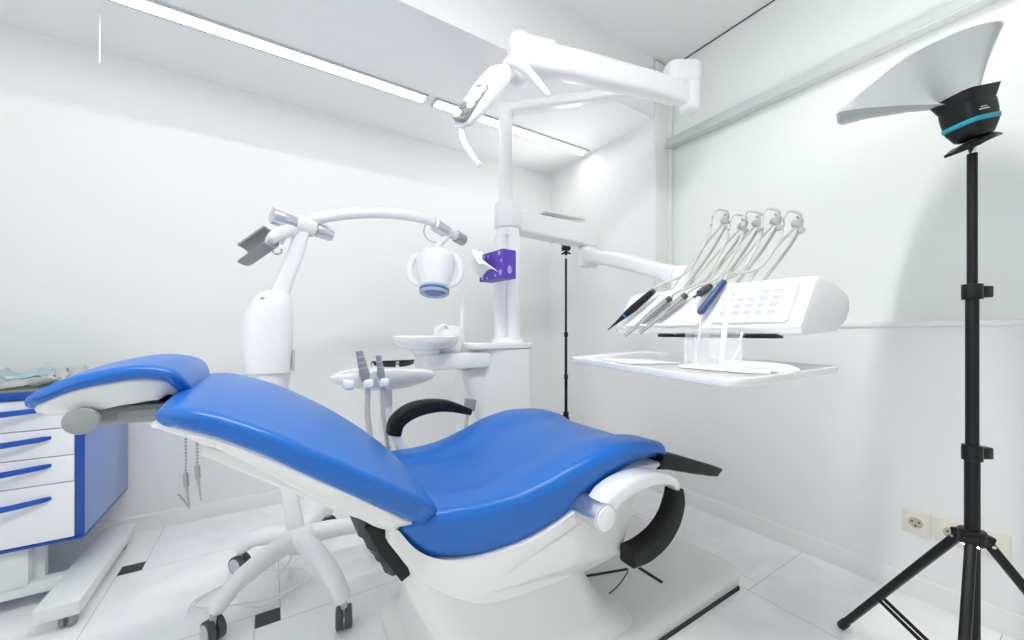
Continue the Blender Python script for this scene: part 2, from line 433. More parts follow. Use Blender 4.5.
# pedestal + base plate
bm = N()
t = bmesh.new(); loops = []
for z, x0, x1, y0, y1 in ((.0, .34, 1.675, .828, 1.465), (.045, .335, 1.68, .823, 1.47), (.06, .345, 1.67, .833, 1.46), (.068, .37, 1.645, .858, 1.435)):
    w, d = x1 - x0, y1 - y0
    loops.append([V(((x0 + x1) / 2 + a, (y0 + y1) / 2 + b, z)) for a, b in rrect(w, d, .07, 6)])
rings(t, loops); fin(t, bm); link('base_plate', bm, M['plastic_w'], chair, 40)
bm = N(); box(bm, (1.0, .8265, .006), (1.24, .014, .012)); link('base_gasket', bm, M['gap'], chair)
bm = N(); t = bmesh.new(); loops = []
for z, x0, x1, y0, y1, r in ((.06, .37, 1.10, .850, 1.45, .10), (.075, .375, 1.06, .865, 1.435, .10), (.11, .38, 1.0, .885, 1.415, .10), (.17, .38, .95, .90, 1.40, .10), (.25, .36, .90, .905, 1.395, .09), (.33, .32, .87, .91, 1.39, .08), (.40, .30, .86, .92, 1.38, .08), (.46, .28, .84, .93, 1.37, .07)):
    loops.append([V(((x0 + x1) / 2 + a, (y0 + y1) / 2 + b, z)) for a, b in rrect(x1 - x0, y1 - y0, r, 6)])
rings(t, loops); fin(t, bm); link('pedestal', bm, M['plastic_w'], chair, 50)
bm = N()
tube(bm, [(.93, 1.18, .068), (.905, 1.12, .068), (.905, 1.065, .068), (.944, 1.032, .068), (1.028, 1.016, .068), (1.116, 1.025, .068), (1.197, 1.051, .068), (1.246, 1.073, .068)], .0022, 6, 4)
link('cover_seam', bm, M['gap'], chair)
bm = N(); box(bm, (1.15, 1.115, .069), (.22, .010, .006), .001, rot=Matrix.Rotation(math.radians(-18), 3, 'Z')); link('plate_slot', bm, M['gap'], chair)
bm = N(); box(bm, (1.30, 1.005, .069), (.014, .11, .006), .001); link('plate_slot', bm, M['gap'], chair)
# dark bellows at the back hinge
bm = N()
for k in range(4):
    f = k / 3; sweep(bm, [(.200 + .060 * f, .95, .580 - .105 * f), (.200 + .060 * f, 1.35, .580 - .105 * f)], rrect(.042, .042, .012), up=(1, 0, 1.2))
link('bellows', bm, M['darkgrey'], chair)
bm = N(); sweep(bm, [(.205, .94, .60), (.245, .94, .53), (.285, .94, .445)], rrect(.012, .05, .004), [(1, .7), (1, 1), (1, .5)], up=(1, 0, .6)); link('bellows_cheek', bm, M['black'], chair)
# armrests
def armrest(side):
    y0 = .752 if side < 0 else 1.548
    root = N(); yb = .86 if side < 0 else 1.44
    cyl(root, (.785, y0, .535), (.785, yb, .535), .040, n=36, bev=.004)
    hub = link('armrest_hub', root, M['silver'], chair)
    b = N(); cyl(b, (.785, y0 + side * .004, .535), (.785, y0 - side * .004, .535), .034, n=36, bev=.002); link('hub_cap', b, M['plastic'], hub)
    b = N(); p = N(); ym = y0 - side * .040
    if side < 0:
        sweep(b, [(.785, ym, .545), (.825, ym, .570), (.885, ym, .590), (.965, ym, .597), (1.045, ym, .587), (1.112, ym, .562), (1.150, ym, .528)], rrect(.062, .075, .016), [(.8, .9), (.98, 1), (.9, 1.), (.76, 1), (.6, .95), (.45, .8), (.36, .5)], up=(0, 1, 0), smooth=5, endround=.006)
        sweep(p, [(1.146, ym, .527), (1.143, ym, .483), (1.114, ym, .430), (1.058, ym, .391), (.985, ym, .372), (.918, ym, .372)], rrect(.058, .062, .010), [(.72, .8), (.95, .95), (1.05, 1), (1.1, 1), (1.05, 1), (.95, .95)], up=(0, 1, 0), smooth=6)
    else:
        sweep(b, [(.785, ym, .52), (.72, ym, .500), (.62, ym, .508), (.52, ym, .54), (.45, ym, .585), (.42, ym, .655)], rrect(.05, .05, .014), [(1, 1), (1, 1), (.95, 1), (.9, 1), (.85, 1), (.7, .9)], up=(0, 1, 0), smooth=5, endround=.006)
        sweep(p, [(.410, ym, .652), (.425, ym, .700), (.48, ym, .735), (.56, ym, .747), (.64, ym, .738), (.735, ym, .704)], rrect(.056, .065, .012), [(.9, .9), (1.0, 1), (1.05, 1), (.95, 1), (.8, 1), (.5, .85)], up=(0, 1, 0), smooth=6, endround=.006)
    link('armrest_arm', b, M['plastic'], chair); link('armrest_pad', p, M['blackpad'], chair)
armrest(-1); armrest(1)

# bib chains hanging under the backrest
def bib(x, y, z0, z1, open_, label):
    t = thing('bib_chain', (x, y, z0), label, 'bib chain', 'bib chains under the backrest')
    b = N(); n = int((z0 - z1) / .0085)
    for i in range(n): sphere(b, (x, y, z0 - (i + .5) * .0085), .0034, 8)
    tube(b, [(x, y, z0), (x, y, z1)], .0012, 6); link('ball_chain', b, M['steel'], t)
    b = N(); sweep(b, [(x, y, z1 + .004), (x + .002, y, z1 - .028)], rrect(.016, .01, .003)); sweep(b, [(x + .001, y, z1 - .026), (x + .008, y, z1 - .085)], rrect(.012, .005, .001), [1, .5])
    if open_: sweep(b, [(x - .012, y - .01, z1 - .042), (x + .006, y, z1 - .08)], rrect(.012, .004, .001), [1, .6])
    link('alligator_clip', b, M['steel'], t)
bib(-.172, 1.22, .86, .70, True, 'longer metal bead chain with an open clip under the backrest')
bib(-.150, 1.22, .85, .715, False, 'shorter metal bead chain with a closed clip under the backrest')

# ------------------------------------------------------------------ dental unit (cart, column, bowl)
UY = 1.95
unit = thing('dental_unit', (1.2, UY, 0), 'white dental unit cart with a tall column standing behind the blue chair', 'dental unit')
bm = N(); t = bmesh.new()
foot = roundpoly([(.95, 1.80), (1.285, 1.80), (1.32, 2.20), (.97, 2.20)], [.17, .04, .05, .05], 8)
rings(t, [[V((x, y, z)) for x, y in foot] for z in (.0, .955)]); fin(t, bm); link('cart_body', bm, M['plastic'], unit, 40)
bm = N(); top = roundpoly([(.90, 1.79), (1.29, 1.79), (1.325, 2.21), (.92, 2.21)], [.10, .04, .05, .05], 6)
prism(bm, top, (0, 0, .957), (1, 0, 0), (0, 1, 0), (0, 0, 1), .032, .008); link('cart_top', bm, M['enamel'], unit)
bm = N()
box(bm, (.82, 1.87, .90), (.37, .15, .08), .014)
sweep(bm, [(.955, 1.89, .86), (.99, 1.89, .70), (1.03, 1.89, .5)], rrect(.16, .12, .03), [(.95, .8), (.8, .8), (.5, .7)], up=(0, 1, 0))
link('bowl_bridge', bm, M['plastic'], unit)
bm = N(); c = (.668, 1.86, .938)
lathe(bm, [(.0, .0), (.06, .0), (.066, .004), (.070, .020), (.085, .026), (.125, .034), (.150, .050), (.160, .074), (.162, .088), (.155, .093), (.146, .088), (.13, .062), (.09, .046), (.03, .040), (.0, .040)], c, n=40); link('spittoon_bowl', bm, M['enamel'], unit, 50)
bm = N(); box(bm, (.815, 1.93, 1.01), (.14, .10, .15), .03, 3); cyl(bm, (.90, 1.93, .98), (.90, 1.93, 1.26), .013, n=16, bev=.003)
tube(bm, [(.80, 1.89, 1.07), (.77, 1.87, 1.085), (.74, 1.86, 1.075), (.73, 1.86, 1.055)], .007, 10, 4); link('bowl_spout', bm, M['plastic'], unit)
bm = N(); t = bmesh.new()
rings(t, [[V((1.205 + a * k, UY + b * k, z)) for a, b in rrect(.145, .14, .055, 5)] for z, k in ((.985, 1.25), (.997, 1.2), (1.012, 1.08), (1.018, .95))]); fin(t, bm)
for o_, w_ in ((-.038, .076), (.036, .080)):
    t = bmesh.new(); rings(t, [[V((1.205, UY, z)) + Rv * (o_ + a) + Fv * b for a, b in rrect(w_, .135, .034, 5)] for z in (1.005, 1.62)]); fin(t, bm)
link('column', bm, M['plastic'], unit, 40)
bm = N(); cyl(bm, (1.21, UY, 1.615), (1.21, UY, 1.665), .068, n=28, bev=.004); cyl(bm, (1.21, UY, 1.665), (1.21, UY, 1.815), .082, n=32, bev=.012); link('column_collar', bm, M['plastic'], unit)
bm = N(); cyl(bm, (1.195, UY, 1.81), (1.195, UY, 2.345), .042, n=28, bev=.006); cyl(bm, (1.195, UY, 1.805), (1.195, UY, 1.83), .052, n=28, bev=.006); link('lamp_pole', bm, M['plastic'], unit)
bm = N(); box(bm, (1.345, 2.00, .86), (.07, .06, .13), .012); tube(bm, [(1.34, 1.97, .81), (1.345, 1.965, .6), (1.35, 1.965, .3), (1.36, 1.99, .06)], .009, 10, 4); link('suction_valve', bm, M['plastic_w'], unit)
bm = N(); sweep(bm, [(.858, 1.76, .652), (.868, 1.76, .708)], rrect(.048, .05, .010)); link('hose_holder', bm, M['greypl'], unit)
bm = N(); tube(bm, [(.858, 1.765, .66), (.845, 1.77, .56), (.85, 1.80, .36), (.95, 1.84, .2)], .009, 10, 4); link('suction_hose', bm, M['hose'], unit)

# assistant's tray
at_ = thing('assistant_tray', (.5, 1.72, .0), 'white wing-shaped assistant tray beside the spittoon bowl', 'tray')
bm = N()
out = roundpoly([(.205, 1.76), (.29, 1.60), (.46, 1.585), (.65, 1.66), (.67, 1.80), (.27, 1.83)], [.03, .05, .06, .04, .03, .05], 5)
t = bmesh.new(); cxy = V((.43, 1.70))
def lp(k, z, sag=0): return [V((cxy.x + (x - cxy.x) * k, cxy.y + (y - cxy.y) * k, z - sag * (abs(x - cxy.x) / .23) ** 2)) for x, y in out]
rings(t, [lp(.45, .805, .0), lp(.72, .820, .0), lp(.93, .852, .018), lp(1., .882, .03), lp(.985, .892, .03), lp(.93, .895, .026), lp(.91, .889, .026)]); fin(t, bm)
for x in (.255, .325, .385): box(bm, (x, 1.565, .850), (.036, .07, .036), .010, 3)
link('tray_body', bm, M['enamel'], at_, 50)
bm = N(); sweep(bm, [(.43, 1.70, .845), (.43, 1.70, .70), (.435, 1.70, .35), (.50, 1.75, .12), (.75, 1.85, .10), (.98, 1.9, .10)], rrect(.05, .045, .012), up=(0, 1, 0)); link('support_arm', bm, M['plastic'], at_)
def suction(x, y, lean, l, r, label):
    t = thing('suction_handpiece', (x, y, .84), label, 'suction handpiece', 'suction handpieces in the assistant tray')
    b = N(); d = V((lean, .0, 1)).normalized(); p = V((x, y, .862))
    sweep(b, [p, p + d * .02, p + d * .045, p + d * (l - .012), p + d * l], circ(16), [r * .8, r * 1.15, r, r * .8, r * .78]); link('grip', b, M['greypl'], t)
    b = N()
    for k in range(3): cyl(b, p + d * (.05 + k * .022), p + d * (.053 + k * .022), r * 1.06, n=16)
    link('ribs', b, M['greylt'], t)
    b = N(); tube(b, [p, p - d * .03 + V((0, 0, -.02)), (x + .008, y + .01, .72), (x + .035, y + .02, .55), (x + .08, y + .06, .40), (x + .16, y + .12, .25)], [r * .62, r * .62], 12, 5); link('hose', b, M['hose'], t)
suction(.318, 1.555, -.22, .118, .0175, 'thicker grey suction handpiece, left of the two in the tray')
suction(.378, 1.555, -.14, .098, .013, 'thinner grey suction handpiece, right of the two in the tray')
g = thing('protective_glasses', (.46, 1.70, .893), 'dark wraparound protective glasses lying on the white assistant tray', 'glasses')
bm = N()
for sg in (-1, 1):
    t = bmesh.new(); loops = []
    for k in range(7):
        f = k / 6; x = .465 + sg * (.008 + f * .078); y = 1.645 + .05 * f * f; h = .020 * (1 - .35 * f * f)
        loops.append([V((x, y, .920 - h)), V((x, y - .003, .921)), V((x, y + .012, .921 + .004)), V((x, y + .014, .918 - h * .6))])
    rings(t, loops); fin(t, bm)
link('lenses', bm, M['sunlens'], g)
bm = N()
sweep(bm, [(.378, 1.695, .922), (.420, 1.66, .925), (.465, 1.645, .926), (.510, 1.66, .925), (.552, 1.695, .922)], rrect(.006, .006, .002), smooth=4)
sweep(bm, [(.455, 1.647, .918), (.465, 1.643, .912), (.475, 1.647, .918)], circ(8), [.003, .003, .003])
link('brow_bar', bm, M['black'], g)
for sg in (-1, 1):
    bm = N(); x = .465 + sg * .087
    sweep(bm, [(x, 1.695, .922), (x - sg * .004, 1.75, .915), (x - sg * .012, 1.80, .897)], rrect(.004, .009, .0015), smooth=4); link('temple', bm, M['black'], g)

# delivery arm part of the unit
bm = N()
sweep(bm, [(1.20, 1.97, 1.725), (1.88, 1.97, 1.705)], rrect(.125, .135, .018), endround=.006); link('delivery_arm', bm, M['plastic'], unit)
bm = N(); prism(bm, roundpoly([(1.44, 1.90), (1.80, 1.90), (1.80, 2.03), (1.44, 2.03)], .03), (0, 0, 1.80), (1, 0, 0), (0, 1, 0), (0, 0, 1), .012, .003); box(bm, (1.76, 1.92, 1.808), (.06, .05, .02), .004); link('arm_shelf', bm, M['plastic_w'], unit)

# tissue box hooked on the column
tb = thing('tissue_box', (1.0, 1.78, 1.325), 'purple tissue box with white tissues fixed on the column front', 'tissue box')
Rt, Ft = V((.844, -.536, 0)), V((.536, .844, 0))
fx = (Rt * .60 - Ft * .80); fy = -(Rt * .80 + Ft * .60)            # long side towards its near end, and the slot face's normal
R3 = Matrix((fx, fy, V((0, 0, 1)))).transposed()
bl, bd, bh = .225, .085, .148
tc = V((1.006, 1.671, 1.402)) - fx * (bl / 2) - fy * (bd / 2)
bm = N(); box(bm, tc, (bl, bd, bh), .002, 1, R3); link('carton', bm, M['purple'], tb)
for a, b, r_ in ((-.3, .40, .014), (-.1, .36, .009), (.35, .38, .012), (.40, -.30, .014), (.2, -.38, .009), (-.36, -.36, .013), (-.15, -.42, .007), (.44, .1, .007), (-.44, .2, .008)):
    p = tc + fx * (a * bl) + V((0, 0, b * bh)) + fy * (bd / 2)
    bm = N(); prism(bm, [(r_ * (1 + .3 * math.cos(5 * q)) * math.cos(q), r_ * (1 + .3 * math.cos(5 * q)) * math.sin(q)) for q in [i * PI / 10 for i in range(20)]], p, fx, (0, 0, 1), fy, .0008); link('printed_flower', bm, M['lilac'], tb)
p = tc + fx * (bl / 2) + V((0, 0, -.03)); bm = N(); prism(bm, [(.014 * math.cos(q), .022 * math.sin(q)) for q in [i * PI / 6 for i in range(12)]], p, fy, (0, 0, 1), fx, .0008); link('printed_drop', bm, M['lilac'], tb)
def crumple(bm, c, ax, ay, nrm, w, h, amp, seed, nx=16, ny=12, thick=.0015, edge=1.):
    t = bmesh.new(); g_ = []
    for j in range(ny + 1):
        row = []
        for i in range(nx + 1):
            a, b = i / nx - .5, j / ny - .5
            n1 = noise.noise(V((a * 3.2 + seed, b * 3.2, seed * 2.1))); n2 = noise.noise(V((a * 8 + seed, b * 8, 5.)))
            row.append(t.verts.new(V(c) + V(ax) * (a * w + .15 * w * n2 * edge * .4) + V(ay) * (b * h + .15 * h * n1 * edge) + V(nrm) * (amp * (n1 + .45 * n2 + .6))))
        g_.append(row)
    for j in range(ny):
        for i in range(nx): t.faces.new((g_[j][i], g_[j][i + 1], g_[j + 1][i + 1], g_[j + 1][i]))
    r = bmesh.ops.solidify(t, geom=t.faces[:], thickness=thick); fin(t, bm); return bm
o0 = tc + fy * (bd / 2)
bm = N(); t = bmesh.new(); g_ = []
for j in range(19):
    v = j / 18; row = []
    for i in range(25):
        a = i / 12 - 1; w = .082 * (1 - .35 * v) + .012 * math.sin(5 * v + 2 * a)
        row.append(t.verts.new(o0 + fx * (a * w - .015 - .085 * v * v) + Zv * (-.028 + .075 * v + .045 * v * v + .012 * math.sin(2.6 * a + 2.2 * v) - .022 * a * a * (1 - v)) + fy * (.004 + .042 * math.sin(v * 2.5) + .010 * math.sin(6 * a + 4 * v) * v ** .5 + .012 * (1 - a * a))))
    g_.append(row)
for j in range(18):
    for i in range(24): t.faces.new((g_[j][i], g_[j][i + 1], g_[j + 1][i + 1], g_[j + 1][i]))
bmesh.ops.recalc_face_normals(t, faces=t.faces[:]); bmesh.ops.solidify(t, geom=t.faces[:], thickness=.002); fin(t, bm)
link('tissue', bm, M['paper'], tb, 80)

# ------------------------------------------------------------------ operating lamp
dl = thing('operating_lamp', (1.195, UY, 2.36), 'white jointed operating lamp with two arms on top of the tall column', 'operating lamp')
E = V((1.90, 1.22, 2.34)); H = V((.960, 1.452, 2.258)); P0 = V((1.195, UY, 2.375))
bm = N(); cyl(bm, P0 + V((0, 0, -.04)), P0 + V((0, 0, .028)), .046, n=28, bev=.014); sweep(bm, [P0, V((1.55, 1.59, 2.378)), E + V((0, 0, .035))], rrect(.08, .056, .02), endround=.03); link('fixed_arm', bm, M['plastic'], dl)
bm = N(); t = bmesh.new()
rings(t, [[E - Rv * .04 + V((a, b, z)) for a, b in [((Rv * (x * k) + Fv * (y * k)).x, (Rv * (x * k) + Fv * (y * k)).y) for x, y in rrect(.19, .12, .05, 5)]] for z, k in ((.02, .7), (.03, .93), (.045, 1), (.118, 1), (.13, .94), (.136, .7))])
rings(t, [[E + V((a * k, b * k, z)) for a, b in rrect(.105, .105, .05, 5)] for z, k in ((-.115, .6), (-.108, .85), (-.09, 1), (.03, 1), (.04, .9))]); fin(t, bm); link('elbow_joint', bm, M['plastic'], dl, 50)
d = (H - E).normalized()
bm = N(); sweep(bm, [E + V((0, 0, -.035)), E + d * .25 + V((0, 0, .0)), E.lerp(H, .7) + V((0, 0, .035)), H + V((0, 0, .045))], rrect(.095, .135, .03), [.85, .9, 1.0, 1.02], endround=.02); link('spring_arm', bm, M['plastic'], dl, 50)
bm = N(); sweep(bm, [E.lerp(H, .84) + V((0, 0, .070)), H + V((0, 0, .075))], rrect(.105, .11, .035), endround=.02)
t = bmesh.new(); rings(t, [[H + V((a * k, b * k, z)) for a, b in rrect(.105, .105, .045, 5)] for z, k in ((-.085, .5), (-.075, .8), (-.06, 1), (.105, 1), (.13, .85), (.14, .5))]); fin(t, bm); link('swivel_joint', bm, M['plastic'], dl, 50)
LC = V((.765, 1.445, 2.05))
la = (Rv * -.54 - Zv * .80 + Fv * -.12).normalized()          # long axis, upper to lower end
ln = (Rv * -.50 + Zv * .25 - Fv * .85); ln = (ln - la * ln.dot(la)).normalized()   # the way the lamp looks
ls = la.cross(ln).normalized()
bm = N(); t = bmesh.new(); loops = []
for k in range(13):
    f = k / 12 * 2 - 1; w = .072 * (1 - .42 * abs(f) ** 3) * (1.05 - .15 * f); th = .040 * (1 - .35 * f * f) * (1.12 - .25 * f)
    if abs(f) == 1: w *= .6; th *= .55
    loops.append([LC + la * (f * .175) + ls * (w * x) + ln * (th * y) for x, y in rrect(2, 1.3, .5, 5)])
rings(t, loops); fin(t, bm); link('lamp_head', bm, M['plastic'], dl, 60)
led = N(); bez = N()
p = LC + la * .065 + ln * .030 - ls * .006
prism(bez, rrect(.19, .080, .02), p - ln * .012, la, ls, ln, .016, .001)
bz = link('led_bezel', bez, M['greypl'], dl)
for i in range(4):
    for j in (-1, 1):
        q = p + la * ((i - 1.5) * .042 + j * .006) + ls * (j * .0185) + ln * .004
        b = N(); lathe(b, [(.004, .0), (.0165, .0), (.0175, .004), (.012, .0065), (.0, .0075)], q, ln, 14); link('led_lens', b, M['led'] if (i * 2 + j) % 5 else M['greypl'], bz)
bm = N(); nb = LC - la * .13 - ln * .02
tube(bm, [nb, nb + (H - nb) * .45 + V((0, 0, .01)), H + V((0, 0, -.04))], [.03, .035, .038], 16, 4); link('lamp_neck', bm, M['plastic'], dl)
h0 = LC - la * .165
bm = N(); sweep(bm, [h0, h0 + Rv * .03 + Zv * .015 - Fv * .02, h0 + Rv * .10 - Zv * .03 - Fv * .03, h0 + Rv * .19 - Zv * .135 - Fv * .03], circ(14), [.014, .02, .02, .014], smooth=5, endround=.01); link('handle', bm, M['plastic'], dl)
h1 = LC + la * .165
bm = N(); sweep(bm, [h1 - la * .02, h1 + Rv * .012 - Zv * .05, h1 + Rv * .042 - Zv * .11, h1 + Rv * .08 - Zv * .16], circ(14), [.013, .015, .015, .012], smooth=5, endround=.01); link('handle', bm, M['plastic'], dl)

# ------------------------------------------------------------------ instrument console and tray
con = thing('instrument_console', (1.3, .8, 1.045), 'white instrument console with a row of handpieces and a keypad above the tray', 'instrument console')
bm = N()
# cross-section in x-z, swept along y (right end first)
def con_sec(y, k, dx=0.):
    base = [(1.182, 1.046), (1.20, 1.040), (1.42, 1.050), (1.50, 1.085), (1.53, 1.12), (1.53, 1.15), (1.50, 1.172), (1.42, 1.192), (1.31, 1.208), (1.285, 1.208), (1.270, 1.197), (1.174, 1.064)]
    c = V((1.34, 0, 1.115)); return [V((c.x + (x - c.x) * k + dx, y, c.z + (z - c.z) * k)) for x, z in base]
t = bmesh.new(); rings(t, [con_sec(.44, .90), con_sec(.443, .96), con_sec(.455, 1), con_sec(.80, 1), con_sec(.98, 1), con_sec(1.06, .98), con_sec(1.10, .90, .01), con_sec(1.125, .74, .02), con_sec(1.135, .5, .03)]); fin(t, bm); link('console_body', bm, M['plastic'], con, 40)
bm = N()
for k in range(4): sweep(bm, [(1.462 + .010 * k, .452, 1.170 - .017 * k), (1.462 + .010 * k, .96, 1.170 - .017 * k)], rrect(.10, .008, .003))
link('rear_ribs', bm, M['plastic_w'], con)
bm = N()
for y0, y1 in ((.50, .585), (.60, .66), (.675, .74), (.752, .812), (.826, .88)): box(bm, (1.20, (y0 + y1) / 2, 1.037), (.045, y1 - y0, .010), .002)
link('slot_strip', bm, M['black'], con)
fn = V((-.133, 0, .096)).normalized(); fu = V((.096, 0, .133)).normalized()   # front face normal / up
fo = V((1.222, 0, 1.131))
def onface(y, v, o=0.): return fo + V((0, y, 0)) + fu * v + fn * o
bm = N(); prism(bm, rrect(.215, .140, .012), onface(.580, .0, .0), (0, -1, 0), fu, fn, .008, .002); kp = link('keypad_panel', bm, M['plastic'], con)
bm = N(); prism(bm, rrect(.185, .115, .006), onface(.585, .0, .0085), (0, -1, 0), fu, fn, .0015); link('keypad_face', bm, M['screen'], kp)
for r in range(4):
    for c_ in range(5):
        if r == 3 and c_ in (1, 2): continue
        b = N(); prism(b, rrect(.022, .014 if r < 3 else .010, .003), onface(.585 + .066 - c_ * .033, -.036 + r * .026, .0098), (0, -1, 0), fu, fn, .0008); link('key', b, M['print'], kp)
# holder lip along the front
bm = N(); sweep(bm, [(1.172, 1.02, 1.075), (1.172, .72, 1.075)], rrect(.016, .010, .004)); link('holder_lip', bm, M['plastic'], con)
# spring arm from column arm to console
A1, A2 = V((1.86, 1.95, 1.575)), V((1.50, 1.03, 1.30))
bm = N(); cyl(bm, (1.87, 1.96, 1.50), (1.87, 1.96, 1.638), .065, n=28, bev=.01)
sweep(bm, [A1, A1.lerp(A2, .5) + V((0, 0, .012)), A2], rrect(.10, .085, .02), [1, .95, .75], smooth=6, endround=.02)
cyl(bm, (1.495, 1.0, 1.19), (1.495, 1.0, 1.33), .04, n=24, bev=.008)
box(bm, (1.43, .96, 1.185), (.15, .16, .05), .02, 3); link('support_arm', bm, M['plastic'], con, 50)

tray = N()
outl = roundpoly([(.825, .43), (1.435, .432), (1.72, 1.38), (1.035, 1.195)], [.07, .05, .05, .03], 6)
t = bmesh.new(); cc = V((1.2, .85))
def tl(k, z): return [V((cc.x + (x - cc.x) * k, cc.y + (y - cc.y) * k, z)) for x, y in outl]
rings(t, [tl(.93, .926), tl(.99, .930), tl(1., .938), tl(.995, .948), tl(.985, .949), tl(.965, .942), tl(.94, .941)]); fin(t, tray)
trayo = link('tray_table', tray, M['enamel'], con, 50)
bm = N(); tube(bm, [(1.40, .85, .945), (1.40, .85, 1.06)], .022, 16); tube(bm, [(1.33, .85, .943), (1.33, .85, 1.06)], .012, 12); link('tray_post', bm, M['plastic'], con)
# acrylic stand with clear panes and a white applicator tray lying on the tray table
ac = thing('acrylic_stand', (1.06, .60, .942), 'clear acrylic dispenser stand on the white tray table below the keypad', 'acrylic stand')
bm = N()
for y in (.70, .66): box(bm, (1.10, y, 1.0), (.06, .0025, .11), .0005)
box(bm, (1.132, .64, 1.0), (.0025, .13, .11), .0005); box(bm, (1.07, .62, .99), (.0025, .17, .075), .0005)
link('panes', bm, M['acrylic'], ac)
bm = N(); box(bm, (1.10, .62, .9465), (.10, .19, .008), .002)
sweep(bm, [(1.085, .600, .95), (1.085, .590, 1.06), (1.10, .580, 1.19)], rrect(.016, .005, .002)); sweep(bm, [(1.08, .595, .95), (1.085, .56, .985), (1.09, .545, 1.05)], rrect(.007, .005, .002), smooth=3); sweep(bm, [(1.08, .68, .95), (1.085, .67, 1.0), (1.09, .665, 1.09)], rrect(.006, .004, .002), smooth=3)
link('stand_frame', bm, M['plastic'], ac)
bm = N(); sweep(bm, [(1.10, .60, .956), (1.115, .53, .958), (1.13, .47, .955), (1.125, .44, .95)], rrect(.05, .024, .010), [(1, 1), (1.1, 1), (1, 1), (.9, .7)], smooth=4, endround=.012)
sweep(bm, [(1.06, .54, .948), (1.08, .47, .948)], rrect(.02, .010, .003)); tag(link('applicator_handle', bm, M['plastic']), 'white plastic applicator lying on the tray table beside the acrylic stand', 'applicator')
bm = N(); prism(bm, roundpoly([(1.02, .88), (1.20, .80), (1.28, 1.02), (1.10, 1.08)], .01), (0, 0, .9425), (1, 0, 0), (0, 1, 0), (0, 0, 1), .002); tag(link('paper_liner', bm, M['paper']), 'white paper liner lying flat on the left half of the tray table', 'paper')

def handpiece(tail, tip, prof, mats, top, base, label, ring=False, sink=.0):
    tail, tip = V(tail), V(tip); t = thing('dental_handpiece', tip, label, 'dental handpiece', 'handpieces on the instrument console')
    d = (tip - tail); L = d.length; d.normalize()
    b = N(); sweep(b, [tail + d * (L * f) for f, r in prof], circ(16), [r for f, r in prof]); body = link('handpiece_body', b, mats[0], t, 50)
    b = N(); cyl(b, tail - d * .012, tail + d * .022, .0105, .0115, n=16, bev=.002); link('coupling', b, mats[1], t)
    if ring:
        b = N(); cyl(b, tail + d * (L * .52), tail + d * (L * .63), .0128, .0115, n=16, bev=.001); link('light_ring', b, M['ringblue'], body)
    top, base = V(top), V(base)
    b = N(); v = tail - d * .01
    mid1 = v.lerp(top, .35) + V((.035, -.02, -.035)); mid2 = v.lerp(top, .75) + V((.02, -.01, -.03))
    tube(b, [v, v - d * .035, mid1, mid2, top + V((-.012, .010, -.012)), top + V((.004, -.004, .004)), top + V((.028, -.022, -.022)), top.lerp(base, .4) + V((.03, .0, -.01)), top.lerp(base, .75) + V((.01, .01, -.01)), base], .0048, 10, 6); link('hose', b, M['hose'], t)
    b = N(); br = base + V((.05, -.01, 0)); tt = top + V((.035, -.02, -.025))
    tube(b, [br, br.lerp(tt, .5) + V((.03, -.015, .02)), tt + V((.004, 0, -.01)), tt + V((-.012, .01, .012))], [.0055, .005, .004], 8, 5)
    cyl(b, tt + V((-.014, .002, -.012)), tt + V((-.002, .018, -.012)), .014, n=18, bev=.002); cyl(b, tt + V((-.008, -.004, -.035)), tt + V((.004, .006, -.035)), .011, n=16, bev=.002)
    link('whip_arm', b, M['hosed'], t)
turb = [(0, .0105), (.12, .0125), (.35, .0115), (.62, .0085), (.85, .0068), (.93, .0065), (.97, .0075), (1, .006)]
scal = [(0, .0115), (.15, .0140), (.40, .0150), (.58, .0125), (.72, .0075), (.86, .0042), (1, .0018)]
short = [(0, .0115), (.3, .0135), (.6, .0125), (.64, .004), (1, .0035)]
syr = [(0, .0105), (.08, .0115), (.5, .0105), (.9, .0125), (1, .009)]
bY = (.93, .86, .78, .70, .60)
handpiece((1.235, .947, 1.202), (1.140, 1.083, 1.058), scal, (M['black'], M['darkgrey']), (1.45, .815, 1.515), (1.38, 0.98, 1.198), 'black scaler handpiece with a blue ring, leftmost on the console', True)
handpiece((1.225, .870, 1.167), (1.140, .997, 1.035), turb, (M['steel'], M['darkgrey']), (1.45, .75, 1.48), (1.38, 0.91, 1.198), 'silver handpiece between the black scaler and the other silver one')
handpiece((1.225, .808, 1.173), (1.140, .927, 1.046), turb, (M['steel'], M['darkgrey']), (1.45, .70, 1.478), (1.38, 0.84, 1.198), 'silver handpiece third from the left beside the black motor stub')
handpiece((1.250, .735, 1.199), (1.190, .748, 1.165), short, (M['darkgrey'], M['black']), (1.45, .64, 1.47), (1.38, 0.77, 1.198), 'short dark motor stub between the silver handpieces and the blue syringe')
handpiece((1.250, .688, 1.207), (1.165, .714, 1.110), syr, (M['handblue'], M['handblue']), (1.45, .575, 1.445), (1.38, 0.68, 1.198), 'blue syringe handpiece hanging left of the keypad')

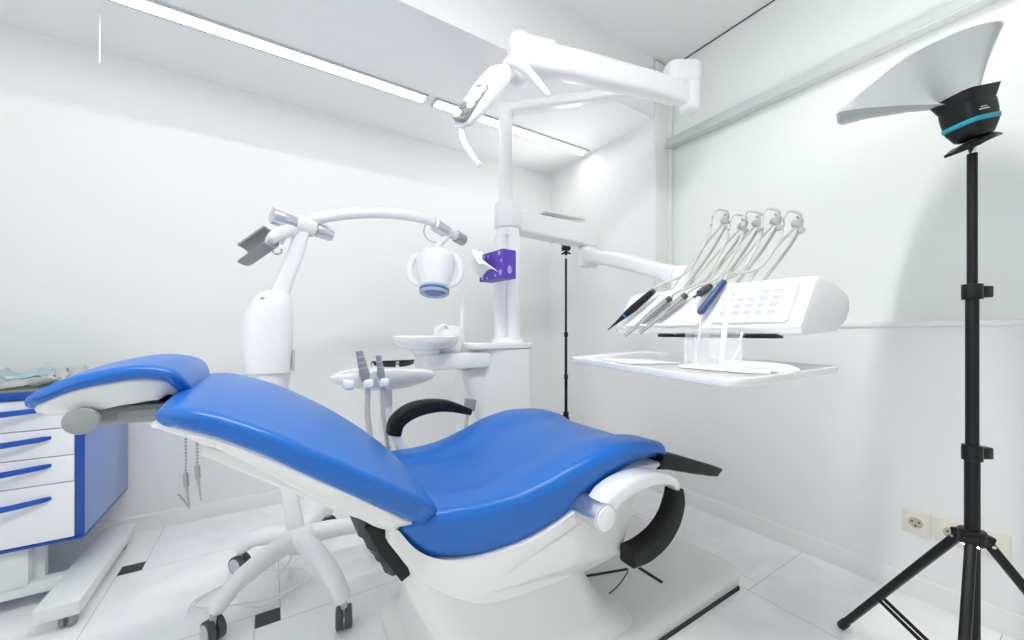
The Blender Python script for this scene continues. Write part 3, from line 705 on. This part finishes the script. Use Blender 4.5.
# ------------------------------------------------------------------ whitening lamp on wheeled stand
wl = thing('whitening_lamp', (.105, 1.87, 0), 'white wheeled treatment lamp with a bowed arm behind the chair backrest', 'treatment lamp')
hub = V((.108, 1.86, .165))
bm = N(); t = bmesh.new()
lathe(bm, [(.0, -.035), (.06, -.03), (.075, 0), (.07, .03), (.045, .055), (.0, .06)], hub, n=28)
link('stand_hub', bm, M['plastic'], wl, 50)
feet = [(-.150, 1.655), (.222, 1.482), (-.098, 2.05), (.262, 2.22), (.43, 1.88)]
for i, (x, y) in enumerate(feet):
    e = V((x, y, .125)); d = (e - hub); d.z = 0; L = d.length; d.normalize()
    b = N(); sweep(b, [hub + d * .02 + V((0, 0, .01)), hub + d * (L * .35) + V((0, 0, .012)), hub + d * (L * .75) + V((0, 0, -.012)), e + V((0, 0, -.02))], rrect(2, 2, .85, 4), [(.036, .040), (.036, .036), (.032, .03), (.028, .024)], smooth=5, endround=.025)
    link('stand_leg', b, M['plastic'], wl, 60)
    s_ = d.cross(V((0, 0, 1))); s_ = {0: (Rv * .5 + Fv * .87), 1: V((1, -.15, 0)), 2: (Rv * .25 + Fv * .97), 3: (Rv * -.3 + Fv * .95), 4: Fv}[i].normalized()
    w = V((x, y, .037)) + d * .012
    b = N()
    for sg in (-1, 1):
        cyl(b, w + s_ * (sg * .003), w + s_ * (sg * .026), .037, n=28, bev=.004)
    ca = link('caster', b, M['darkgrey'], wl)
    b = N()
    for sg in (-1, 1): cyl(b, w + s_ * (sg * .025), w + s_ * (sg * .0285), .029, n=24, bev=.001)
    box(b, w + V((0, 0, .03)), (.02, .02, .06), .004)
    link('caster_cover', b, M['greylt'], ca)
bm = N(); sphere(bm, hub + V((0, 0, .063)), .008, 10); sphere(bm, hub + V((.012, 0, .06)), .006, 10); link('lock_pin', bm, M['steel'], wl)
bm = N(); box(bm, hub + V((.03, -.072, .0)), (.03, .012, .012), .004); link('lock_slot', bm, M['gap'], wl)
bm = N(); sweep(bm, [(.104, 1.87, .19), (.064, 1.88, .42), (.022, 1.90, .72), (.0, 1.90, .90)], rrect(.062, .055, .02), [(1.05, 1), (.95, .95), (.9, .9), (.9, .9)], up=(0, 1, 0)); link('column', bm, M['plastic'], wl, 50)
bm = N(); t = bmesh.new(); loops = []
for z, x, w, dd in ((.78, .004, .05, .055), (.79, .002, .065, .075), (.83, -.001, .076, .085), (.90, -.004, .086, .095), (1.0, -.004, .091, .10), (1.08, .0, .089, .10), (1.15, .008, .080, .095), (1.19, .016, .066, .088), (1.212, .022, .05, .07), (1.222, .026, .03, .05)):
    loops.append([V((x + a * w, 1.90 + b * dd, z)) for a, b in rrect(2, 2, .75, 6)])
rings(t, loops); fin(t, bm); hb = link('power_housing', bm, M['plastic'], wl, 60)
bm = N(); box(bm, (-.005, 1.822, 1.185), (.045, .02, .010), .004, rot=Matrix.Rotation(.4, 3, 'X')); link('housing_display', bm, M['greypl'], hb)
bm = N(); box(bm, (.088, 1.86, .93), (.01, .03, .09), .003); link('cable_clip', bm, M['greylt'], hb)
bm = N(); box(bm, (-.0, 1.815, .885), (.17, .03, .003), .001); link('housing_seam', bm, M['greylt'], hb)
bm = N(); sweep(bm, [(.035, 1.905, 1.19), (.060, 1.905, 1.28), (.098, 1.90, 1.39), (.125, 1.90, 1.50)], rrect(.066, .055, .02), [(1.1, 1.1), (1, 1), (.95, .95), (.9, .9)], up=(0, 1, 0)); link('neck', bm, M['plastic'], wl, 50)
J = V((.128, 1.90, 1.515)); ax = V((.93, .30, -.13)).normalized()
bm = N(); cyl(bm, J - ax * .035, J + ax * .045, .040, n=28, bev=.006); link('joint', bm, M['plastic'], wl)
bm = N(); cyl(bm, J - ax * .125, J - ax * .03, .036, n=28, bev=.006); link('joint_knob', bm, M['silver'], wl)
bm = N(); cyl(bm, J + ax * .05, J + ax * .125, .032, n=28, bev=.006); link('joint_knob', bm, M['silver'], wl)
bm = N(); tube(bm, [J + V((.01, 0, .02)), (.25, 1.90, 1.578), (.38, 1.90, 1.612), (.53, 1.90, 1.632), (.68, 1.90, 1.628), (.755, 1.90, 1.608)], [.024, .025, .025, .025, .024, .022], 18, 6, .01); link('bowed_arm', bm, M['plastic'], wl)
K = V((.79, 1.90, 1.588)); ax2 = V((.92, .30, -.22)).normalized()
bm = N(); cyl(bm, K - ax2 * .075, K + ax2 * .012, .037, n=28, bev=.006); link('joint_knob', bm, M['silver'], wl)
bm = N(); cyl(bm, K + ax2 * .012, K + ax2 * .075, .026, n=24); link('joint', bm, M['plastic'], wl)
bm = N(); cyl(bm, K + ax2 * .07, K + ax2 * .135, .033, n=28, bev=.006); link('joint_knob', bm, M['steel'], wl)
HC_ = V((.722, 1.87, 1.362)); HA = V((.13, .21, 1))
bm = N(); tube(bm, [K + ax2 * .03, K + V((-.02, -.01, -.06)), HC_ + V((0, 0, .12))], [.018, .016, .018], 14, 4); link('head_stem', bm, M['plastic'], wl)
bm = N(); lathe(bm, [(.0, .135), (.03, .132), (.04, .115), (.078, .103), (.098, .085), (.102, .06), (.098, .02), (.084, -.04), (.074, -.075), (.072, -.085), (.06, -.088), (.0, -.088)], HC_, HA, n=36); link('light_head', bm, M['plastic'], wl, 60)
bm = N(); lathe(bm, [(.0, -.082), (.066, -.082), (.072, -.092), (.074, -.118), (.066, -.126), (.056, -.122), (.05, -.112), (.0, -.112)], HC_, HA, n=32); lr = link('lens_rim', bm, M['lensrim'], wl, 50)
bm = N(); hd = HA.normalized(); lathe(bm, [(.0, -.116), (.049, -.113), (.045, -.119), (.0, -.121)], HC_, hd, n=24)
lathe(bm, [(.0715, -.096), (.0755, -.100), (.0755, -.110), (.0725, -.112)], HC_, hd, n=28); link('lens', bm, M['lensblue'], lr)
for sg in (-1, 1):
    b = N(); q = Rv * sg
    sweep(b, [HC_ + q * .075 + Zv * .085, HC_ + q * .112 + Zv * .065, HC_ + q * .130 + Zv * .01, HC_ + q * .118 - Zv * .045, HC_ + q * .070 - Zv * .078], rrect(.034, .026, .011), [.8, 1, 1, 1, .8], up=tuple(Fv), smooth=6, endround=.008); link('grip_handle', b, M['plastic'], wl)
bm = N(); tube(bm, [(.685, 1.885, 1.625), (.665, 1.88, 1.56), (.69, 1.88, 1.52), (.735, 1.875, 1.51)], .0045, 8, 6); link('cable', bm, M['hose'], wl)
# grey cradle on the left of the joint
Cc = V((-.035, 1.88, 1.402)); ca_ = (Rv * .80 + Zv * .42 - Fv * .2).normalized()
bm = N(); s, u, d = frame(ca_, (0, 0, 1))
arc = [(math.cos(math.radians(a)), math.sin(math.radians(a))) for a in range(112, 346, 13)]
prof = [(.052 * x, .052 * y + .01) for x, y in arc] + [(.043 * x, .043 * y + .01) for x, y in reversed(arc)]
sweep(bm, [Cc - ca_ * .09, Cc + ca_ * .06], prof, up=tuple(Zv * .9 - Fv * .30)); link('cradle', bm, M['greypl'], wl, 30)
bm = N(); tube(bm, [Cc + ca_ * .055 + V((0, .03, -.02)), Cc + ca_ * .10 + V((0, .02, .0)), J - ax * .02 + V((0, .02, -.01))], [.018, .024, .03], 16, 4)
tube(bm, [J + V((-.02, -.01, -.03)), J + V((-.075, -.02, -.055)), J + V((-.09, -.02, -.095))], [.02, .018, .014], 12, 4); link('cradle_arm', bm, M['plastic'], wl)
bm = N(); q = J + V((-.098, -.03, -.125)); tube(bm, [q + V((.016 * math.cos(a), 0, .016 * math.sin(a))) for a in [math.radians(x) for x in range(150, 391, 20)]], .0045, 8); link('cable_hook', bm, M['chrome'], wl)
# mains lead looped over the legs
pts = []
for k in range(22):
    a = k * .62; r_ = .13 + .035 * math.sin(k * 1.7) + .002 * k
    pts.append((-.06 + r_ * 1.05 * math.cos(a), 1.87 + r_ * .85 * math.sin(a), .006 + .0012 * k + (.012 if k % 5 == 2 else 0)))
pts += [(.03, 1.84, .05), (.07, 1.83, .10), (.085, 1.835, .135)]
bm = N(); tube(bm, pts, .0042, 8, 5); link('mains_lead', bm, M['plastic'], wl)

# ------------------------------------------------------------------ drawer cabinet on castors
cab = thing('drawer_cabinet', (-.92, 2.44, 0), 'white drawer cabinet with blue side panel and handles by the left wall corner', 'cabinet')
X0, X1, Y0, Y1, Z0, Z1 = -1.24, -.61, 2.17, 2.72, .255, .80
bm = N(); box(bm, ((X0 + X1) / 2 - .01, (Y0 + Y1) / 2 + .012, (Z0 + Z1) / 2), (X1 - X0 - .05, Y1 - Y0 - .024, Z1 - Z0)); link('carcass', bm, M['gap'], cab)
for x in (X0 + .0125, X1 - .0125):
    b = N(); box(b, (x, (Y0 + Y1) / 2, (Z0 + Z1) / 2), (.025, Y1 - Y0 - .004, Z1 - Z0), .002); sp = link('side_panel', b, M['blueside'], cab)
    b = N(); box(b, (x, Y0 + .0, (Z0 + Z1) / 2), (.0256, .006, Z1 - Z0 + .0006), .001); link('edge_band', b, M['bluelam'], sp)
bm = N(); box(bm, ((X0 + X1) / 2, (Y0 + Y1) / 2 - .006, Z0 - .005), (X1 - X0 + .0, Y1 - Y0 + .004, .010), .002); link('bottom_panel', bm, M['bluelam'], cab)
bm = N(); box(bm, ((X0 + X1) / 2, (Y0 + Y1) / 2 - .008, .812), (X1 - X0 + .02, Y1 - Y0 + .02, .028), .006, 3); wt = link('worktop_edge', bm, M['bluelam'], cab)
bm = N(); box(bm, ((X0 + X1) / 2, (Y0 + Y1) / 2 - .004, .830), (X1 - X0 + .008, Y1 - Y0 + .006, .008), .002); box(bm, ((X0 + X1) / 2, Y1 - .004, .842), (X1 - X0 + .008, .016, .03), .003); link('worktop', bm, M['worktop'], cab)
for z0, z1 in ((.683, .795), (.577, .680), (.474, .574), (.258, .471)):
    b = N(); xa, xb = X0 + .027, X1 - .027
    box(b, ((xa + xb) / 2, Y0 + .005, (z0 + z1) / 2), (xb - xa, .022, z1 - z0), .0015); dr = link('drawer_front', b, M['whitelam'], cab)
    b = N(); zh = (z0 + z1) / 2 + (.02 if z1 - z0 < .15 else .055); xm = (xa + xb) / 2 + .035
    sweep(b, [(xm - .19, Y0 - .004, zh), (xm - .17, Y0 - .022, zh), (xm - .09, Y0 - .045, zh - .004), (xm, Y0 - .055, zh - .006), (xm + .09, Y0 - .045, zh - .004), (xm + .17, Y0 - .022, zh), (xm + .19, Y0 - .004, zh)], rrect(.014, .021, .006), [(.8, .6), (1, .9), (1, 1), (1, 1), (1, 1), (1, .9), (.8, .6)], smooth=5)
    link('drawer_handle', b, M['bluehandle'], dr)
def foot_bar(x):
    b = N(); box(b, (x, 2.29, .078), (.115, .66, .048), .004); f = link('foot_bar', b, M['standgrey'], cab)
    for y in (2.01, 2.58):
        c2 = N(); w = V((x + .015, y, .025))
        for sg in (-1, 1): cyl(c2, w + V((sg * .006, 0, 0)), w + V((sg * .020, 0, 0)), .025, n=22, bev=.003)
        cyl(c2, w + V((0, .0, .0)), w + V((0, 0, .032)), .008, n=12); link('castor', c2, M['greypl'], f)
foot_bar(-.62); foot_bar(-1.22)
bm = N(); box(bm, (-.92, 2.22, .078), (.50, .05, .046), .004); link('cross_bar', bm, M['standgrey'], cab)
for x in (-.80, -1.06):
    b = N(); box(b, (x, 2.23, .172), (.075, .085, .15), .003); box(b, (x + .05, 2.245, .172), (.03, .03, .15), .002); link('stand_post', b, M['standgrey'], cab)
# clutter on the worktop
bm = N(); crumple(bm, (-.90, 2.42, .840), (1, .1, 0), (-.1, 1, 0), (0, 0, 1), .34, .28, .060, 3.3); tag(link('face_mask', bm, M['mask'], sharp=80), 'crumpled pale turquoise mask on the cabinet top', 'face mask')
bm = N(); crumple(bm, (-.70, 2.40, .838), (1, .3, 0), (-.3, 1, 0), (0, 0, 1), .16, .22, .060, 12.7); tag(link('gauze_swab', bm, M['gauze'], sharp=80), 'crumpled white gauze on the cabinet top beside the headrest', 'gauze')
bm = N(); crumple(bm, (-.86, 2.24, .838), (1, 0, 0), (0, 1, 0), (0, 0, 1), .34, .15, .034, 21.2); tag(link('paper_towel', bm, M['paper'], sharp=80), 'flat white paper towel along the front edge of the cabinet top', 'paper towel')

# ------------------------------------------------------------------ wall sockets
def socket_frame(y0, y1, n, label, kinds):
    x, zc, h = XC, .297, .092
    t = thing('wall_socket', (x, (y0 + y1) / 2, zc - h / 2), label, 'socket', 'ivory sockets low on the right wall')
    b = N(); box(b, (x - .006, (y0 + y1) / 2, zc), (.012, y1 - y0, h), .004, 3); link('cover_frame', b, M['socket'], t)
    for k in range(n):
        yc = y1 - (y1 - y0) * (k + .5) / n
        b = N(); box(b, (x - .0125, yc, zc), (.006, .066, .066), .002)
        ins = link('socket_insert', b, M['socket'], t)
        if kinds[k]:
            b = N(); cyl(b, (x - .0158, yc, zc), (x - .0150, yc, zc), .021, n=28); link('socket_well', b, M['socketdark'], ins)
            b = N()
            for dy, dz in ((-.0095, .004), (.0095, .004), (0, -.012)): cyl(b, (x - .0166, yc + dy, zc + dz), (x - .0156, yc + dy, zc + dz), .0038, n=10)
            link('socket_holes', b, M['gap'], ins)
        else:
            b = N(); box(b, (x - .0165, yc, zc), (.004, .028, .06), .001); link('rocker', b, M['socket'], ins)
socket_frame(.383, .462, 1, 'single ivory socket low on the right wall, left of the double one', [1])
socket_frame(.192, .374, 2, 'double ivory socket frame behind the tall black light stand', [1, 0])

# ------------------------------------------------------------------ light stands
def clamp(b, p, s=1., dirn=(1, 0, 0)):
    p = V(p); cyl(b, p - V((0, 0, .02 * s)), p + V((0, 0, .02 * s)), .0195 * s, n=20, bev=.002)
    dv = V(dirn).normalized(); sweep(b, [p + dv * .01 * s, p + dv * .042 * s], rrect(.022 * s, .03 * s, .004), endround=.003)
SX, SY = 1.55, .20
ls1 = thing('light_stand', (SX, SY, 0), 'tall black tripod light stand in front of the right wall', 'light stand', 'black light stands')
bm = N(); cyl(bm, (SX, SY, .10), (SX, SY, .735), .0145, n=20); cyl(bm, (SX, SY, .735), (SX, SY, 1.155), .0125, n=20); cyl(bm, (SX, SY, 1.155), (SX, SY, 1.515), .0098, n=20); link('pole', bm, M['black'], ls1)
bm = N(); cyl(bm, (SX, SY, 1.51), (SX, SY, 1.548), .0075, n=16, bev=.002); link('spigot', bm, M['chrome'], ls1)
for z in (.735, 1.155):
    b = N(); clamp(b, (SX, SY, z), 1., Rv); link('pole_clamp', b, M['black'], ls1)
bm = N(); cyl(bm, (SX, SY, .498), (SX, SY, .535), .026, n=20, bev=.003)
dirs = [math.atan2(.315, .160), 0, 0]; dirs[1] = dirs[0] + 2 * PI / 3; dirs[2] = dirs[0] - 2 * PI / 3
for a in dirs:
    d = V((math.cos(a), math.sin(a), 0)); sweep(bm, [V((SX, SY, .515)) + d * .015, V((SX, SY, .510)) + d * .036], rrect(.024, .026, .004))
collar = link('leg_collar', bm, M['black'], ls1)
bm = N()
for a in dirs:
    d = V((math.cos(a), math.sin(a), 0)); s_ = d.cross(Zv); cyl(bm, V((SX, SY, .502)) + d * .033 - s_ * .015, V((SX, SY, .502)) + d * .033 + s_ * .015, .004, n=12)
link('rivets', bm, M['chrome'], collar)
bm = N(); cyl(bm, (SX, SY, .115), (SX, SY, .145), .022, n=20, bev=.003); link('strut_collar', bm, M['black'], ls1)
for a in dirs:
    d = V((math.cos(a), math.sin(a), 0)); s_ = d.cross(Zv)
    p0, p1 = V((SX, SY, .503)) + d * .030, V((SX, SY, .012)) + d * .357
    b = N(); sweep(b, [p0, p1], rrect(.021, .021, .007)); cyl(b, p1 - (p1 - p0).normalized() * .03, p1 + (p1 - p0).normalized() * .006, .0135, n=16, bev=.003); lg = link('leg', b, M['black'], ls1)
    m = p0.lerp(p1, .62); b = N()
    for sg in (-1, 1): sweep(b, [m + s_ * (.010 * sg), V((SX, SY, .13)) + d * .02 + s_ * (.010 * sg)], rrect(.004, .012, .001))
    link('strut', b, M['black'], lg)
# flash head with folded cloth softbox
fh = thing('flash_head', (SX, SY, 1.545), 'black flash with teal stripe and grey cloth softbox on the tall stand', 'flash')
F0 = V((1.548, .203, 1.598)); FS = .72
fa = V((.10, -.06, .97)).normalized()
fwd = (Rv * .06 - Fv * .98 + Zv * -.1).normalized()
Xh = (Rv * .95 + Zv * .23 + Fv * .1).normalized(); Zh = (Zv * .95 - Rv * .28).normalized(); Yh = Zh.cross(Xh).normalized(); Zh = Xh.cross(Yh).normalized()
RH = Matrix((Xh, Yh, Zh)).transposed()
t = bmesh.new(); loops = []
for z, w, dd in (tuple(FS * q for q in Q) for Q in ((-.062, .075, .07), (-.055, .09, .085), (-.02, .118, .105), (.0, .124, .108), (.02, .128, .11), (.05, .13, .11), (.066, .125, .105))):
    loops.append([F0 + Xh * a + Yh * b + Zh * z for a, b in rrect(w, dd, .02, 4)])
rings(t, loops); bm = N(); fin(t, bm); fb = link('flash_body', bm, M['black'], fh, 40)
bm = N(); t = bmesh.new(); rings(t, [[F0 + Xh * a + Yh * b + Zh * z for a, b in rrect(w, dd, .02, 4)] for z, w, dd in (tuple(FS * q for q in Q) for Q in ((-.014, .1225, .1095), (-.012, .1255, .1115), (-.000, .1285, .1135), (.002, .1265, .1105)))]); fin(t, bm); link('teal_band', bm, M['teal'], fb)
bm = N(); box(bm, F0 + (Xh * -.02 - Yh * .0555 + Zh * .022) * FS, (.03, .003, .003), .001, rot=RH); box(bm, F0 + (Xh * -.02 - Yh * .0555 + Zh * .030) * FS, (.02, .003, .002), .001, rot=RH); link('brand_plate', bm, M['greylt'], fb)
bm = N()
sweep(bm, [F0 + Zh * -.046 + Xh * -.072 + V((0, 0, -.026)), F0 + Zh * -.046 + Xh * -.03 + V((0, 0, -.016)), F0 + Zh * -.046 + Xh * .02 + V((0, 0, -.004)), F0 + Zh * -.040 + Xh * .07 + V((0, 0, -.008))], rrect(.06, .012, .004), [(.5, .6), (1, 1.2), (1, 1.2), (.4, .5)], smooth=5)
cyl(bm, (SX, SY, 1.540), (SX, SY, 1.565), .014, n=20, bev=.003); link('tilt_bracket', bm, M['black'], fh)
bm = N(); t = bmesh.new(); rings(t, [[F0 + Xh * a + Yh * b + Zh * z for a, b in rrect(w, dd, .02, 4)] for z, w, dd in (tuple(FS * q for q in Q) for Q in ((.06, .128, .108), (.085, .145, .122), (.10, .155, .13), (.10, .14, .11), (.07, .11, .09)))]); fin(t, bm); link('speed_ring', bm, M['black'], fh)
rim = [V(q) for q in ((1.317, .408, 1.653), (1.391, .361, 1.727), (1.472, .309, 1.801), (1.568, .26, 1.858), (1.638, .216, 1.891), (1.724, .173, 1.916), (1.86, .19, 1.955), (1.99, .25, 1.965), (1.98, .35, 1.93), (1.80, .43, 1.835), (1.55, .45, 1.715), (1.38, .425, 1.650))]
rim = catmull(rim + [rim[0]], 4)[:-1]
nr = len(rim); ringb = []
for i in range(nr):
    q = rim[i] - F0; a, b = q.dot(Xh), q.dot(Yh); l = max(1e-6, math.hypot(a / .052, b / .043)); ringb.append(F0 + Zh * .066 + Xh * (a / l) + Yh * (b / l))
t = bmesh.new(); loops = []
for k in range(9):
    f = k / 8; L = []
    for i in range(nr):
        p = ringb[i].lerp(rim[i], f); sag = .030 * math.sin(f * PI)
        p = p + (F0 + Zh * .30 - p) * sag + V((0, 0, .006 * math.sin(f * PI) * noise.noise(V((i * .55, f * 3, 1.)))))
        L.append(p)
    loops.append(L)
rings(t, loops, cap=False); bmesh.ops.recalc_face_normals(t, faces=t.faces[:]); bmesh.ops.solidify(t, geom=t.faces[:], thickness=.003); bm = N(); fin(t, bm)
link('cloth_softbox', bm, M['cloth'], fh, 80)
bm = N(); tube(bm, [r + (F0 - r).normalized() * .002 for r in rim] + [rim[0]], .004, 8); link('softbox_rim', bm, M['greylt'], fh)

S2 = V((2.02, 2.37, 0))
ls2 = thing('light_stand', S2, 'thin black light stand in the far corner behind the dental unit', 'light stand', 'black light stands')
bm = N(); cyl(bm, (S2.x, S2.y, .06), (S2.x, S2.y, .70), .0125, n=16); cyl(bm, (S2.x, S2.y, .70), (S2.x, S2.y, 1.03), .0105, n=16); cyl(bm, (S2.x, S2.y, 1.03), (S2.x, S2.y, 1.64), .0088, n=16); link('pole', bm, M['black'], ls2)
for z in (.69, 1.03):
    b = N(); cyl(b, (S2.x, S2.y, z - .018), (S2.x, S2.y, z + .018), .0165, n=16, bev=.002); sweep(b, [S2 + V((0, 0, z)) - Fv * .01, S2 + V((0, 0, z)) - Fv * .035], rrect(.018, .02, .003)); link('pole_clamp', b, M['black'], ls2)
bm = N(); cyl(bm, (S2.x, S2.y, 1.64), (S2.x, S2.y, 1.672), .007, n=12); link('spigot', bm, M['chrome'], ls2)
for a in (2.576, 2.576 + 2.094, 2.576 - 2.094):
    d = V((math.cos(a), math.sin(a), 0)) * .2
    e = S2 + d + V((0, 0, .012)); e.x = min(e.x, 2.13); e.y = min(e.y, 2.72)
    b = N(); sweep(b, [S2 + d * .06 + V((0, 0, .39)), e], rrect(.016, .016, .005)); link('leg', b, M['black'], ls2)
bm = N(); cyl(bm, (S2.x, S2.y, .375), (S2.x, S2.y, .41), .022, n=16, bev=.003); link('leg_collar', bm, M['black'], ls2)
f2 = thing('flash_head', S2 + V((0, 0, 1.67)), 'small black flash on the thin stand in the far corner', 'flash')
c2 = S2 + V((0, 0, 1.735))
Rz = Matrix((Rv, Fv, Zv)).transposed()
bm = N(); box(bm, c2 + Zv * .008, (.068, .075, .075), .010, 3, Rz); fb2 = link('flash_body', bm, M['black'], f2)
bm = N(); box(bm, c2 + Zv * .0, (.0695, .0765, .006), .001, 1, Rz); link('teal_band', bm, M['teal'], fb2)
bm = N(); sweep(bm, [c2 - Rv * .038 - Zv * .058, c2 - Zv * .046, c2 + Rv * .038 - Zv * .055], rrect(.03, .012, .004), [.7, 1.3, .7], smooth=4); cyl(bm, (S2.x, S2.y, 1.668), (S2.x, S2.y, 1.70), .011, n=14); link('tilt_bracket', bm, M['black'], f2)

# ------------------------------------------------------------------ lights
def light(name, kind, loc, energy, col=(1, 1, 1), **kw):
    l = bpy.data.lights.new(name, kind); l.energy = energy; l.color = col
    o = bpy.data.objects.new(name, l); COL.objects.link(o); o.location = V(loc)
    if 'to' in kw: o.rotation_euler = (V(kw.pop('to')) - V(loc)).to_track_quat('-Z', 'Y').to_euler()
    for k, v in kw.items(): setattr(l, k, v)
    o['kind'] = 'helper'
    return o
# flash tube inside the cloth softbox, looking out of its mouth to ceiling and wall
light('flash_tube', 'SPOT', V((1.70, .30, 1.83)), 5.0, (1, .99, .96), to=V((2.34, .45, 1.95)), spot_size=math.radians(125), spot_blend=.8, shadow_soft_size=.08)
# corner flash, looking at the recess wall and low ceiling
light('corner_flash_tube', 'SPOT', c2 + Fv * .0 + Zv * .06, 6.5, (1, 1, 1), to=V((1.0, 1.85, 2.47)), spot_size=math.radians(150), spot_blend=.9, shadow_soft_size=.06)
# daylight through the window on the left
w = SC.world = bpy.data.worlds.new('daylight'); w.use_nodes = True
w.node_tree.nodes['Background'].inputs[0].default_value = (.90, .96, 1.0, 1); w.node_tree.nodes['Background'].inputs[1].default_value = .6
light('window_daylight', 'AREA', (XL - .02, 0, (WZ0 + WZ1) / 2), 6, (.80, .92, 1.0), to=(XL + 1, 0, (WZ0 + WZ1) / 2), shape='RECTANGLE', size=2.3, size_y=1.7)

# ------------------------------------------------------------------ camera
cam = bpy.data.cameras.new('camera'); co = bpy.data.objects.new('camera', cam); COL.objects.link(co)
cam.sensor_width = 36; cam.lens = 383 / 1024 * 36; cam.shift_y = 12 / 1024; cam.clip_start = .02
co.location = (0, 0, 1.05); co.rotation_euler = (PI / 2, 0, -math.atan2(.536, .844))
SC.camera = co
SC.view_settings.view_transform = 'Standard'; SC.view_settings.look = 'None'; SC.view_settings.gamma = 1; SC.view_settings.use_curve_mapping = False
SC.view_settings.exposure = 0.93
SC.cycles.max_bounces = 14; SC.cycles.diffuse_bounces = 8; SC.cycles.transparent_max_bounces = 12
